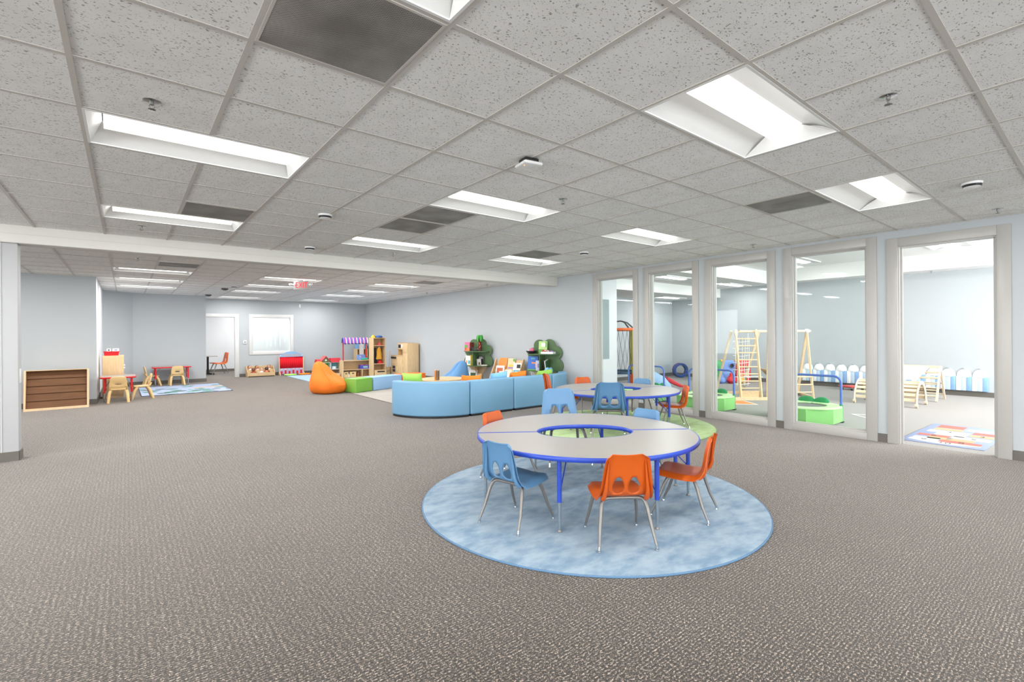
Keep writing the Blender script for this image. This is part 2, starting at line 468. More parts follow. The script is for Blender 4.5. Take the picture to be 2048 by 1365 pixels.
# baseboards
def baseboard(name, segs):
    m = MB()
    for (x0, y0, x1, y1, nx, ny) in segs:
        d = Vector((x1 - x0, y1 - y0)); n = Vector((nx, ny))
        if n.length: n.normalize()
        t = 0.012
        m.prism([(x0, y0), (x1, y1), (x1 + n.x * t, y1 + n.y * t), (x0 + n.x * t, y0 + n.y * t)], 0, 0.105)
    return struct(name, m, M_BASE, weld=False)
pier = [(-6, 0.69)] + [(1.776, 1.88), (2.98, 3.09), (4.185, 4.295), (5.38, 5.50), (6.592, YF)]
baseboard('baseboard_right', [(XW, a, XW, b, -1, 0) for a, b in pier])
baseboard('baseboard_left', [(-8, YA, -0.465, YA, 0, -1), (-0.477, YA, -0.477, 16.72, 1, 0)])
baseboard('baseboard_back_left', [(-0.477, 16.72, 0.15, YB, 1, -1), (0.15, YB, 1.915, YB, 0, -1), (1.903, YB, 1.903, YF, 1, 0)])
baseboard('baseboard_back', [(2.99, YF, XW, YF, 0, -1), (1.75, 21.9, 5.0, 21.9, 0, -1), (5.0, 18.7, 5.0, 21.9, -1, 0)])
baseboard('baseboard_partition', [(-8, 7.66, -0.94, 7.66, 0, -1), (-0.94, 7.66, -0.94, 7.84, 1, 0)])
baseboard('baseboard_playroom', [(14.0, -2.2, 14.0, 9.1, -1, 0), (7.52, 9.1, 14, 9.1, 0, -1), (7.52, 7.45, 9.15, 7.45, 0, -1)])

# glazed openings of the right wall
def cased(name, y0, y1, z0, z1, door=False):
    """casing boards, jambs, stops and pane of an opening in the plane X = XW"""
    top = z1 + 0.102; oy0, oy1 = y0 - 0.105, y1 + 0.105
    root = struct(name, MB().box(XW + 0.0, XW + 0.14, y0, y0 + 0.018, z0, z1).box(XW, XW + 0.14, y1 - 0.018, y1, z0, z1)
                  .box(XW, XW + 0.14, y0 + 0.018, y1 - 0.018, z1 - 0.018, z1), M_TRIM, weld=False)
    f0, f1 = XW - 0.02, XW
    build(B(f0, f1, oy0, y0 + 0.006, 0, top), 'casing', M_TRIM, root, bevel=0.003)
    build(B(f0, f1, y1 - 0.006, oy1, 0, top), 'casing', M_TRIM, root, bevel=0.003)
    build(B(f0, f1, y0 + 0.006, y1 - 0.006, z1 - 0.006, top), 'casing', M_TRIM, root, bevel=0.003)
    if door: return root
    build(B(f0, f1, y0 + 0.006, y1 - 0.006, 0, z0 + 0.006), 'casing', M_TRIM, root, bevel=0.003)
    build(B(XW, XW + 0.14, y0 + 0.018, y1 - 0.018, z0, z0 + 0.02), 'sill', M_TRIM, root, bevel=0.003)
    gx = XW + 0.062
    for xs in ((gx - 0.024, gx - 0.005), (gx + 0.009, gx + 0.028)):
        s = MB()
        s.box(*xs, y0 + 0.018, y0 + 0.034, z0 + 0.02, z1 - 0.018); s.box(*xs, y1 - 0.034, y1 - 0.018, z0 + 0.02, z1 - 0.018)
        s.box(*xs, y0 + 0.034, y1 - 0.034, z0 + 0.02, z0 + 0.036); s.box(*xs, y0 + 0.034, y1 - 0.034, z1 - 0.034, z1 - 0.018)
        build(s, 'glazing_stop', M_TRIM, root, weld=False)
    build(B(gx, gx + 0.006, y0 + 0.02, y1 - 0.02, z0 + 0.022, z1 - 0.02), 'pane', M_GLASS, root)
    return root
for i, (a, b) in enumerate(WINS): cased('window_%d' % (i + 1), a, b, 0.08, 2.472)
d1 = cased('door_1', 0.80, 1.67, 0.0, 2.42, True)
for z in (0.3, 1.2, 2.1):
    build(B(XW + 0.10, XW + 0.138, 0.8185, 0.822, z, z + 0.1), 'hinge', M_CHROME, d1)
build(B(XW + 0.05, XW + 0.075, 0.818, 0.838, 0, 2.40), 'door_stop', M_TRIM, d1)
build(B(XW + 0.05, XW + 0.075, 1.632, 1.652, 0, 2.40), 'door_stop', M_TRIM, d1)

M_TRIM_LIT = plain('white_trim_lit', (222, 221, 219), 0.35, 0.01, 2.0, space='Position')  # same trim paint, colour raised for the stronger light at the far wall
# far door and window in the plane Y = YF
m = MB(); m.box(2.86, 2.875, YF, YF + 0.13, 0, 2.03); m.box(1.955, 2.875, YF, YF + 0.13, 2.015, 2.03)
d2 = struct('door_2', m, M_TRIM_LIT, weld=False)
build(B(2.87, 2.985, YF - 0.02, YF, 0, 2.13), 'casing', M_TRIM_LIT, d2, bevel=0.003)
build(B(1.92, 2.87, YF - 0.02, YF, 2.025, 2.13), 'casing', M_TRIM_LIT, d2, bevel=0.003)
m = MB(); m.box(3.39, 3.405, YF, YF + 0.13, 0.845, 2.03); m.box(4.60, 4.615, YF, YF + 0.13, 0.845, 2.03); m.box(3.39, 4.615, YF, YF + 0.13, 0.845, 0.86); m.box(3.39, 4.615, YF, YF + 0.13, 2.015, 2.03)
w5 = struct('window_5', m, M_TRIM_LIT, weld=False)
for q in ((3.29, 3.395, 0.74, 2.135), (4.61, 4.715, 0.74, 2.135)): build(B(q[0], q[1], YF - 0.02, YF, q[2], q[3]), 'casing', M_TRIM_LIT, w5, bevel=0.003)
for z in ((0.74, 0.85), (2.025, 2.135)): build(B(3.395, 4.61, YF - 0.02, YF, z[0], z[1]), 'casing', M_TRIM_LIT, w5, bevel=0.003)
build(B(3.40, 4.605, YF + 0.06, YF + 0.066, 0.855, 2.02), 'pane', M_GLASS, w5)

# ------------------------------------------------------------------ suspended ceiling
ceiling = struct('ceiling', B(-8.2, XW, -6.2, 22.2, 2.80, 2.88), M_PLAYCEIL)
def proj(x, y, z):
    d = x * sin(TH) + y * cos(TH); r = x * cos(TH) - y * sin(TH)
    if d < 0.3: return None
    return (1024 + 966 * r / d, 670.3 - 966 * (z - CH) / d, d)
lights_f = [(i, j) for i in (-9, -5, -1, 3, 7) for j in (-7, -3, 1, 5, 9)]
lights_b = [(i, j) for i in (-1, 3, 7) for j in (13, 17, 20, 23, 27) if not (i == -1 and j > 25)] + [(-5, 13), (-5, 17), (-9, 13), (-9, 17), (3, 30), (5, 30), (5, 33)]
grilles_f = [(0, 2), (0, 8), (3, 6), (3, 7), (7, 2), (7, 8)]
grilles_b = [(0, 15), (8, 15)]
tile_me = None
near, far = [], []
def region(i0, i1, j0, j1, y_of, ylo, yhi, taken):
    for i in range(i0, i1):
        for j in range(j0, j1):
            if (i, j) in taken: continue
            x0, x1 = max(GX + i * T, -8.0), min(GX + (i + 1) * T, XW)
            y0, y1 = max(y_of + j * T, ylo), min(y_of + (j + 1) * T, yhi)
            if x1 - x0 < 0.02 or y1 - y0 < 0.02: continue
            if y0 > YB and x1 < 1.9: continue
            pr = [proj(x, y, CZ) for x in (x0, x1) for y in (y0, y1)]
            vis = any(p and -10 < p[0] < 2058 and -10 < p[1] < 1375 for p in pr)
            if ylo > 8 or y0 > 7: vis = vis and y0 > (9.0 if y_of == GYB else -9)
            dd = min((p[2] for p in pr if p), default=99)
            (near if vis else far).append((dd, x0, x1, y0, y1))
tf = set(grilles_f) | {(i + k, j) for i, j in lights_f for k in (0, 1)}
tb = set(grilles_b) | {(i + k, j) for i, j in lights_b for k in (0, 1)}
region(-14, 12, -11, 12, GY, -6.0, BEAM0, tf)
region(-14, 12, 11, 36, GYB, BEAM1, 21.9, tb)
near.sort()
far += near[295:]; near = near[:295]
full = bpy.data.meshes.new('ceiling_tile')
_b = B(-T / 2 + 0.007, T / 2 - 0.007, -T / 2 + 0.007, T / 2 - 0.007, 0, 0.016); full.from_pydata(_b.v, [], _b.f); full.materials.append(M_TILE)
for dd, x0, x1, y0, y1 in near:
    if x1 - x0 > T - 0.01 and y1 - y0 > T - 0.01:
        o = bpy.data.objects.new('ceiling_tile', full); COL.objects.link(o)
    else:
        o = build(B(-(x1 - x0) / 2 + 0.004, (x1 - x0) / 2 - 0.004, -(y1 - y0) / 2 + 0.004, (y1 - y0) / 2 - 0.004, 0, 0.016), 'ceiling_tile', M_TILE)
    o.parent = ceiling
    o.location = ((x0 + x1) / 2, (y0 + y1) / 2, CZ + 0.0035 + random.uniform(0, 0.0015))
m = MB()
for dd, x0, x1, y0, y1 in far: m.box(x0 + 0.007, x1 - 0.007, y0 + 0.007, y1 - 0.007, CZ + 0.0035, CZ + 0.02)
build(m, 'ceiling_tiles', M_TILE, ceiling, weld=False, kind='stuff')
W = 0.012
for i in range(-13, 12):
    x = GX + i * T
    for a, b, ls, yo in ((-6.0, BEAM0, lights_f, GY), (BEAM1, 21.9 if x > 1.9 else (YB if x > 0.15 else (16.7 if x > -0.477 else YA)), lights_b, GYB)):
        cuts = sorted((yo + j * T, yo + (j + 1) * T) for (li, j) in ls if li + 1 == i and a < yo + j * T < b)
        for c0, c1 in cuts + [(b, b)]:
            if c0 - a > 0.05: build(B(x - W, x + W, a, c0, CZ - 0.001, CZ + 0.003), 'grid_runner', M_TBAR, ceiling)
            a = c1
for j in range(-10, 12):
    y = GY + j * T; build(B(-8.0, XW, y - W, y + W, CZ - 0.0005, CZ + 0.0032), 'cross_tee', M_TBAR, ceiling)
for j in range(12, 36):
    y = GYB + j * T
    if y > BEAM1 + 0.02: build(B(-8.0 if y < YA else (-0.477 if y < 16.7 else 1.9), XW, y - W, y + W, CZ - 0.0005, CZ + 0.0032), 'cross_tee', M_TBAR, ceiling)
# wall angle where the ceiling meets the walls
build(MB().box(XW - 0.02, XW, -6, BEAM0, CZ - 0.003, CZ + 0.002).box(XW - 0.02, XW, BEAM1, YF, CZ - 0.003, CZ + 0.002), 'wall_angle', M_TBAR, ceiling, weld=False)

# troffers: frame, two curved reflectors, end plates, bowed lens
LW, LL = T - 0.016, 2 * T - 0.016
def make_troffer(label, group, lens, watt):
    t = thing('ceiling_light', label, 'ceiling light', group=group)
    w, l, hgt = LW / 2, LL / 2, 0.085
    f = MB()
    f.box(-l, l, -w, -w + 0.014, 0, 0.006); f.box(-l, l, w - 0.014, w, 0, 0.006); f.box(-l, -l + 0.014, -w + 0.014, w - 0.014, 0, 0.006); f.box(l - 0.014, l, -w + 0.014, w - 0.014, 0, 0.006)
    build(f, 'frame', M_REFL, t, weld=False)
    hs = MB().box(-l, l, -w, -w + 0.003, 0.006, 0.098).box(-l, l, w - 0.003, w, 0.006, 0.098).box(-l, -l + 0.003, -w, w, 0.006, 0.098).box(l - 0.003, l, -w, w, 0.006, 0.098)
    build(hs, 'housing', M_REFL, t, weld=False)
    for s in (-1, 1):
        g = MB(); n = 7; vs = []
        for k in range(n + 1):
            a = k / n
            y = s * (w - 0.014 - (w - 0.014 - 0.105) * a); z = 0.006 + hgt * sin(a * pi / 2)
            vs += [(-l + 0.014, y, z), (l - 0.014, y, z)]
        g.add(vs, [(2 * k, 2 * k + 1, 2 * k + 3, 2 * k + 2) for k in range(n)])
        build(g, 'reflector', M_REFL, t, smooth=True)
        e = MB(); x0 = s * (l - 0.014); x1 = s * (l - 0.075)
        e.add([(x0, -w + 0.014, 0.006), (x0, w - 0.014, 0.006), (x1, 0.105, 0.006 + hgt), (x1, -0.105, 0.006 + hgt)], [(0, 1, 2, 3)])
        build(e, 'end_plate', M_REFL, t)
    q = MB(); n = 8; vs = []
    for k in range(n + 1):
        a = -1 + 2 * k / n
        y = 0.112 * a; z = 0.006 + hgt - 0.074 * (1 - a * a) ** 0.8
        vs += [(-l + 0.085, y, z), (l - 0.085, y, z)]
    fs = [(2 * k, 2 * k + 1, 2 * k + 3, 2 * k + 2) for k in range(n)]
    fs += [tuple(2 * k for k in range(n + 1)), tuple(2 * k + 1 for k in range(n, -1, -1))]
    q.add(vs, fs)
    build(q, 'lens', lens, t, smooth=True)
    ld = bpy.data.lights.new('tube_light', 'AREA'); ld.shape = 'RECTANGLE'; ld.size = LL - 0.2; ld.size_y = 0.2; ld.energy = watt; ld.color = (1.0, 0.99, 0.975)
    lo = bpy.data.objects.new('tube_light', ld); COL.objects.link(lo); lo.parent = t; lo.location = (0, 0, 0.006)
    return t
def put_lights(cells, y_of, labels, group, lens, watt, z=CZ):
    first = None
    for i, j in cells:
        loc = (GX + (i + 1) * T, y_of + (j + 0.5) * T, z - 0.002)
        lab = labels(i, j)
        if first is None:
            first = make_troffer(lab, group, lens, watt); first.location = loc
        else: dup(first, loc, 0, lab)
LF = {(-1, 1): 'recessed ceiling light touching the large dusty return grille', (-1, 5): 'recessed ceiling light with a sprinkler right beside its long edge',
      (-1, 9): 'recessed ceiling light touching a grey grille beside the white partition', (3, 1): 'recessed ceiling light with a bowed lens between the access point and the doorway',
      (3, 5): 'recessed ceiling light touching the pair of dark dusty grilles', (3, 9): 'recessed ceiling light between the dark grille pair and the cream beam',
      (7, 1): 'recessed ceiling light touching the grey grille before the open doorway', (7, 5): 'recessed ceiling light without a grille before the glazed windows', (7, 9): 'recessed ceiling light next to a pale grille where beam and window wall meet'}
put_lights(lights_f, GY, lambda i, j: LF.get((i, j), 'recessed white ceiling light with a glowing lens in the unseen part of the room'), 'ceiling lights before the beam', M_LENS, LAMP_W)
LBc = {-1: 'lily-mat row', 3: 'exit-sign row', 7: 'side-wall row'}
LBr = {13: 'hidden closest to the beam', 17: 'fourth from the back wall', 20: 'third from the back wall', 23: 'second from the back wall', 27: 'nearest the back wall'}
put_lights(lights_b, GYB, lambda i, j: ('ceiling light beyond the beam in the %s, %s' % (LBc[i], LBr[j])) if i in LBc and j < 29 else ('white ceiling light inside the office behind the back wall' if j > 28 else 'recessed white ceiling light over the unseen bay behind the partition'), 'ceiling lights beyond the beam', M_LENS, LAMP_W * 1.25)

def make_grille(label, loc, group=None):
    t = thing('return_air_grille', label, 'air grille', loc, group=group)
    h = T / 2 - 0.012
    build(B(-h + 0.01, h - 0.01, -h + 0.01, h - 0.01, 0.001, 0.006), 'perforated_plate', M_GRILLE, t)
    m = MB(); m.box(-h, h, -h, -h + 0.012, 0, 0.006).box(-h, h, h - 0.012, h, 0, 0.006).box(-h, -h + 0.012, -h + 0.012, h - 0.012, 0, 0.006).box(h - 0.012, h, -h + 0.012, h - 0.012, 0, 0.006)
    build(m, 'frame', M_TBAR, t, weld=False)
gl = {(0, 2): 'large dusty perforated return grille beside the ceiling light nearest the room centre',
      (0, 8): 'grey perforated grille touching the ceiling light by the white partition',
      (3, 6): 'dark dusty perforated grille touching a ceiling light, first of a pair of grilles', (3, 7): 'dark dusty perforated grille, second of a pair, on the beam side',
      (7, 2): 'grey perforated grille beside the ceiling light before the open doorway', (7, 8): 'pale grey perforated grille beside the ceiling light where the beam meets the window wall'}
for (i, j), lab in gl.items(): make_grille(lab, (GX + (i + .5) * T, GY + (j + .5) * T, CZ - 0.003))
for (i, j), lab in (((0, 15), 'pale perforated grille beyond the beam, beside the three stacked ceiling lights'), ((8, 15), 'pale perforated grille beyond the beam near the blue-grey side wall')):
    make_grille(lab, (GX + (i + .5) * T, GYB + (j + .5) * T, CZ - 0.003))

# sprinklers, detectors, access point, exit sign
def sprinkler(loc, label, group='ceiling sprinklers'):
    t = thing('sprinkler', label, 'sprinkler', loc, group=group)
    m = MB(); m.lathe([(0.012, -0.004), (0.03, -0.004), (0.042, 0), (0.042, 0.003)], 20); build(m, 'escutcheon', M_CHROME, t, smooth=True)
    m = MB(); m.cyl((0, 0, 0), (0, 0, -0.018), 0.011, 0.009, 10)
    m.tube([(-0.008, 0, -0.016), (-0.013, 0, -0.028), (-0.003, 0, -0.04)], 0.0025, 6); m.tube([(0.008, 0, -0.016), (0.013, 0, -0.028), (0.003, 0, -0.04)], 0.0025, 6)
    m.lathe([(0.006, -0.046), (0.018, -0.043), (0.018, -0.041), (0.006, -0.041)], 12)
    build(m, 'spray_head', M_GREYSTEEL, t)
Z0 = CZ + 0.001
for i, j in ((-0.5, 4.5), (4.5, 0.5), (4.5, 4.5), (10.64, 4.5), (10.7, 0.5), (4.52, 10.5), (-0.45, 10.5)):
    sprinkler((GX + i * T, GY + j * T, Z0), 'small metal sprinkler head in a ceiling tile before the beam')
for i, j in ((-0.44, 15.1), (10.7, 15.1), (10.6, 19.9)): sprinkler((GX + i * T, GY + j * T, Z0), 'small metal sprinkler head beyond the beam', 'sprinklers beyond the beam')
def detector(loc, label, strobe=False):
    t = thing('smoke_detector', label, 'detector', loc)
    m = MB(); m.lathe([(0.03, -0.045), (0.055, -0.038), (0.062, -0.02), (0.068, -0.012), (0.07, 0)], 24); build(m, 'housing', M_WHITEP, t, smooth=True)
    m = MB(); m.lathe([(0.056, -0.034), (0.0635, -0.018), (0.0645, -0.018), (0.0575, -0.036)], 24); build(m, 'sensor_slot', M_BLACKP, t)
    if strobe:
        m = MB(); m.box(-0.02, 0.02, -0.02, 0.02, -0.06, -0.04); build(m, 'strobe_lens', M_GLASS, t)
detector((GX + 1.95 * T, GY + 7.6 * T, Z0), 'round white smoke detector between the two left-hand columns of ceiling lights')
detector((GX + 8.4 * T, GY + 0.5 * T, Z0), 'white round smoke detector near the ceiling light before the doorway')
detector((GX + 8.25 * T, GY + 7.55 * T, Z0), 'small white smoke detector near the window wall before the beam')
detector((GX + 2.63 * T, GY + 10.85 * T, Z0), 'white ceiling strobe with a clear lens close to the beam', True)
detector((GX + 2.75 * T, GY + 21.6 * T, Z0), 'white ceiling strobe beyond the beam, left of the exit sign', True)
for i, j, lab in ((2.6, 22.9, 'dark round ceiling speaker just past the white strobe'), (2.45, 26.8, 'dark round ceiling speaker nearest the back wall')):
    t = tag(build(MB().lathe([(0.03, -0.05), (0.075, -0.03), (0.085, 0)], 20), 'ceiling_speaker', plain('dark_grey_plastic', (86, 82, 80), 0.5), smooth=True), lab, 'speaker'); t.location = (GX + i * T, GY + j * T, Z0)

ap = thing('wireless_access_point', 'white square wireless access point with black sides hung under the ceiling tiles', 'access point', (2.24, 2.60, CZ), R(-10))
m = MB(); m.box(-0.055, 0.055, -0.05, 0.05, -0.034, -0.004); build(m, 'bracket', M_BLACKP, ap, bevel=0.006)
m = MB(); m.box(-0.075, 0.075, -0.075, 0.075, -0.056, -0.034); build(m, 'cover', M_WHITEP, ap, bevel=0.012, seg=3)
build(B(-0.05, -0.042, -0.02, -0.014, -0.0575, -0.0555), 'status_light', emit('amber_led', (255, 150, 60), 2.0), ap)
build(B(0.02, 0.05, 0.05, 0.11, -0.02, -0.012), 'mounting_clip', M_CHROME, ap)

ex = thing('exit_sign', 'white ceiling-hung exit sign with glowing red letters', 'exit sign', (3.02, 11.2, CZ), R(-32))
build(B(-0.05, 0.05, -0.025, 0.025, -0.03, 0.0), 'canopy', M_WHITEP, ex)
m = MB(); m.box(-0.155, 0.155, -0.022, 0.022, -0.225, -0.03); build(m, 'housing', plain('exit_housing', (190, 186, 184), 0.5), ex, bevel=0.012)
text_mesh('lettering', 'EXIT', 0.175, emit('exit_red', (226, 10, 36), 0.9), ex, (0.012, -0.0225, -0.13), (R(90), 0, 0), 0.002, sx=0.72)
m = MB(); m.prism([(-0.14, -0.13), (-0.115, -0.112), (-0.115, -0.148)], -0.0245, -0.022, 'xz'); build(m, 'chevron', emit('exit_red', (226, 10, 36), 0.9), ex)
for s in (-1, 1):
    m = MB(); m.cyl((s * 0.155, 0, -0.12), (s * 0.20, -0.02, -0.115), 0.012, 0.02, 10); m.lathe([(0.02, -0.02), (0.032, 0.0), (0.032, 0.012), (0.02, 0.02)], 12, (s * 0.215, -0.03, -0.115))
    build(m, 'lamp_head', M_WHITEP, ex, smooth=True)

th = thing('thermostat', 'small white thermostat on the wall between the far door and window', 'thermostat', (3.16, YF, 1.18))
build(B(-0.05, 0.05, -0.022, 0, -0.055, 0.055), 'housing', M_WHITEP, th, bevel=0.005); build(B(-0.025, 0.03, -0.0235, -0.021, -0.02, 0.02), 'display', plain('lcd_grey', (112, 122, 124), 0.3), th)
se = thing('motion_sensor', 'small white motion sensor high on the back wall', 'sensor', (4.93, YF, 2.47))
build(B(-0.03, 0.03, -0.03, 0, -0.06, 0.06), 'housing', M_WHITEP, se, bevel=0.008); build(MB().sphere((0, -0.03, -0.02), 0.02, 0.012, 0.02, 10, 6), 'lens', M_REFL, se, smooth=True)

# playroom ceiling lights
lp = None
for k, (x, y, z) in enumerate([(9.5, 4.6, 3.043), (12.1, 4.6, 3.043), (9.5, 2.0, 3.043), (12.1, 2.0, 3.043), (9.5, -0.6, 3.043), (12.1, -0.6, 3.043), (12.95, 6.6, 2.703), (10.1, 6.6, 2.703), (12.5, 8.3, 2.443)]):
    lab = 'white ceiling light with a bright lens in the playroom behind the glass'
    if lp is None: lp = make_troffer(lab, 'playroom ceiling lights', M_LENS_P, PLAY_W); lp.location = (x, y, z - 0.026); lp.scale = (1, 1, 0.25)
    else: dup(lp, (x, y, z - 0.026), 0)

# ------------------------------------------------------------------ school chair (facing +Y, origin at floor between the feet)
def make_chair(name, label, color):
    t = thing(name, label, 'chair')
    prof = [(0.185, 0.312), (0.178, 0.324), (0.15, 0.330), (0.09, 0.326), (0.02, 0.319), (-0.05, 0.315), (-0.10, 0.318), (-0.135, 0.335), (-0.155, 0.37),
            (-0.165, 0.42), (-0.172, 0.47), (-0.180, 0.52), (-0.190, 0.565), (-0.198, 0.590), (-0.203, 0.602)]
    half = [0.150, 0.165, 0.176, 0.182, 0.183, 0.181, 0.178, 0.174, 0.168, 0.161, 0.155, 0.148, 0.141, 0.132, 0.112]
    n = len(prof); NT_ = 13; th = 0.006
    def pt(i, k):
        y, z = prof[i]; w = half[i]; a = -1 + 2 * k / (NT_ - 1)
        i0, i1 = max(i - 1, 0), min(i + 1, n - 1)
        d = Vector((0, prof[i1][0] - prof[i0][0], prof[i1][1] - prof[i0][1])).normalized()
        nb = Vector((0, d.z, -d.y)) * -1.0            # towards underside / rear
        if nb.z > 0 and i < 6: nb = -nb
        if i >= 6 and nb.y > 0: nb = -nb
        p = Vector((a * w, y, z))
        sit = 1.0 if i < 7 else 0.0
        p -= nb * (0.016 * a * a * (1 if i > 6 else 0.5))          # dished towards the sitter
        if abs(a) > 0.8: p += nb * (0.030 * ((abs(a) - 0.8) / 0.2) ** 1.5)   # rolled edge
        return p, nb
    vs = []; top = []; bot = []
    for i in range(n):
        for k in range(NT_):
            p, nb = pt(i, k); vs.append(p)
    for i in range(n):
        for k in range(NT_):
            p, nb = pt(i, k); vs.append(p + nb * th)
    N = n * NT_; fs = []
    for i in range(n - 1):
        for k in range(NT_ - 1):
            q = (i * NT_ + k, i * NT_ + k + 1, (i + 1) * NT_ + k + 1, (i + 1) * NT_ + k)
            fs.append(q); fs.append(tuple(N + x for x in reversed(q)))
    ring = [k for k in range(NT_)] + [i * NT_ + NT_ - 1 for i in range(1, n)] + [(n - 1) * NT_ + k for k in range(NT_ - 2, -1, -1)] + [i * NT_ for i in range(n - 2, 0, -1)]
    for a, b in zip(ring, ring[1:] + ring[:1]): fs.append((b, a, N + a, N + b))
    mb = MB(); mb.add(vs, fs)
    shell = build(mb, 'seat_shell', color, t, smooth=True)
    cut = MB()
    for s in (-1, 1):
        poly = []
        for q in range(20):
            a = 2 * pi * q / 20
            zz = sin(a); wdt = 0.037 - 0.011 * zz
            poly.append((s * 0.05 + cos(a) * wdt, 0.400 + zz * 0.056))
        cut.prism(poly, -0.26, -0.05, 'xz')
    cu = build(cut, 'cutter', color)
    md = shell.modifiers.new('holes', 'BOOLEAN'); md.object = cu; md.operation = 'DIFFERENCE'; md.solver = 'EXACT'
    dg = bpy.context.evaluated_depsgraph_get()
    me = bpy.data.meshes.new_from_object(shell.evaluated_get(dg))
    shell.modifiers.remove(md); old = shell.data; shell.data = me; me.materials.clear(); me.materials.append(color)
    bpy.data.meshes.remove(old); bpy.data.objects.remove(cu)
    for p in me.polygons: p.use_smooth = True
    # moulded ribs with flared lower ends on the rear of the back
    for s in (-1, 1):
        rb = MB(); pts = []; 
        for y, z, x, r in ((-0.128, 0.308, 0.140, 0.017), (-0.160, 0.335, 0.138, 0.015), (-0.178, 0.38, 0.134, 0.011), (-0.181, 0.45, 0.127, 0.008), (-0.189, 0.53, 0.119, 0.005), (-0.193, 0.56, 0.115, 0.003)):
            pts.append(((s * x, y, z), r))
        rb.tube([p for p, r in pts], [r for p, r in pts], 8); build(rb, 'back_rib', color, t, smooth=True)
    # tubular legs
    for s in (-1, 1):
        for fy, y0 in ((0.2, 0.075), (-0.2, -0.085)):
            lg = MB(); sy = 1 if fy > 0 else -1
            lg.tube([(s * 0.02, y0, 0.299), (s * 0.10, y0, 0.297), (s * 0.128, y0 + sy * 0.006, 0.292), (s * 0.142, y0 + sy * 0.02, 0.272), (s * 0.150, y0 + sy * 0.035, 0.24),
                     (s * 0.168, y0 + (fy - y0) * 0.62, 0.12), (s * 0.182, fy, 0.022)], [0.0125, 0.0125, 0.0125, 0.0125, 0.0125, 0.0105, 0.0085], 10)
            l = build(lg, 'leg', M_GREYSTEEL, t, smooth=True)
            g = MB(); g.tube([(s * 0.1805, fy - sy * 0.004, 0.034), (s * 0.183, fy, 0.012)], [0.0098, 0.0098], 10); g.lathe([(0.010, 0.0), (0.0125, 0.003), (0.011, 0.012)], 12, (s * 0.183, fy, 0))
            build(g, 'glide', M_CHROME, l, smooth=True)
    for y0 in (0.075, -0.085):
        build(MB().cyl((-0.02, y0, 0.299), (0.02, y0, 0.299), 0.0125, None, 10), 'seat_crossbar', M_GREYSTEEL, t, smooth=True)
    build(MB().box(-0.012, 0.012, -0.085, 0.075, 0.294, 0.31), 'seat_brace', M_GREYSTEEL, t)
    return t

RUGZ = 0.016
ch_o = make_chair('school_chair', 'orange chair turned with its perforated back to the camera at the front of the blue-rug table', M_ORANGE)
ch_b = make_chair('school_chair', 'sky blue chair angled side-on at the blue-rug table, its perforated back outwards', M_BLUE)
def face(p, q): return math.atan2(q[1] - p[1], q[0] - p[0])
def place_chair(src, ctr, ang, label, scale=1.0, first=False, z=RUGZ, group=None):
    rz = ang - pi / 2
    if first:
        src.location = (*ctr, z); src.rotation_euler = (0, 0, rz); src['label'] = label; src.scale = (scale,) * 3
        if group: src['group'] = group
        return src
    return dup(src, (*ctr, z), rz, label, group, scale)
C1, C2 = (3.046, 2.83), (5.759, 4.709)
G1, G2 = 'school chairs round the table on the blue rug', 'school chairs round the table on the green rug'
place_chair(ch_o, (2.543, 2.06), R(55.2), 'orange chair with its pierced back towards the camera, on the blue rug', 1.0, True, group=G1)
place_chair(ch_b, (2.212, 2.728), R(10.6), 'sky blue chair on the blue rug with its pierced back outwards', 1.0, True, group=G1)
place_chair(ch_o, (3.297, 2.048), R(110), 'orange chair in profile on the blue rug, on the side towards the doorway', group=G1)
def by_top(src, top, ctr, label, scale=1.0, group=None, turn=0.0):
    a = face(top, ctr) + turn
    o = 0.195 * scale
    return place_chair(src, (top[0] + cos(a) * o, top[1] + sin(a) * o), a, label, scale, group=group)
by_top(ch_o, (2.80, 3.81), C1, 'orange chair tucked behind the blue-rug table, nearest the light blue sofa', 1.0, G1)
by_top(ch_b, (4.06, 2.94), C1, 'sky blue chair tucked under the blue-rug table on its far side by the windows', 1.0, G1)
by_top(ch_b, (3.80, 3.92), (3.25, 2.95), 'larger sky blue chair facing the camera between the two round tables', 1.235, G1)
by_top(ch_b, (4.76, 3.99), C2, 'larger sky blue chair with its back to the camera at the green-rug table', 1.235, G2, 0.14)
by_top(ch_o, (6.26, 5.85), C2, 'orange chair on the far side of the green-rug table, before the plain wall', 1.0, G2)
by_top(ch_b, (6.79, 4.99), C2, 'sky blue chair on the far side of the green-rug table, right before the glass', 1.0, G2)
by_top(ch_o, (6.37, 3.92), C2, 'orange chair in profile on the green rug, beside the window wall', 1.0, G2, 0.1)
by_top(ch_o, (5.09, 5.52), C2, 'larger orange chair seen edge-on between the sofa and the green-rug table', 1.235, G2, 0.35)

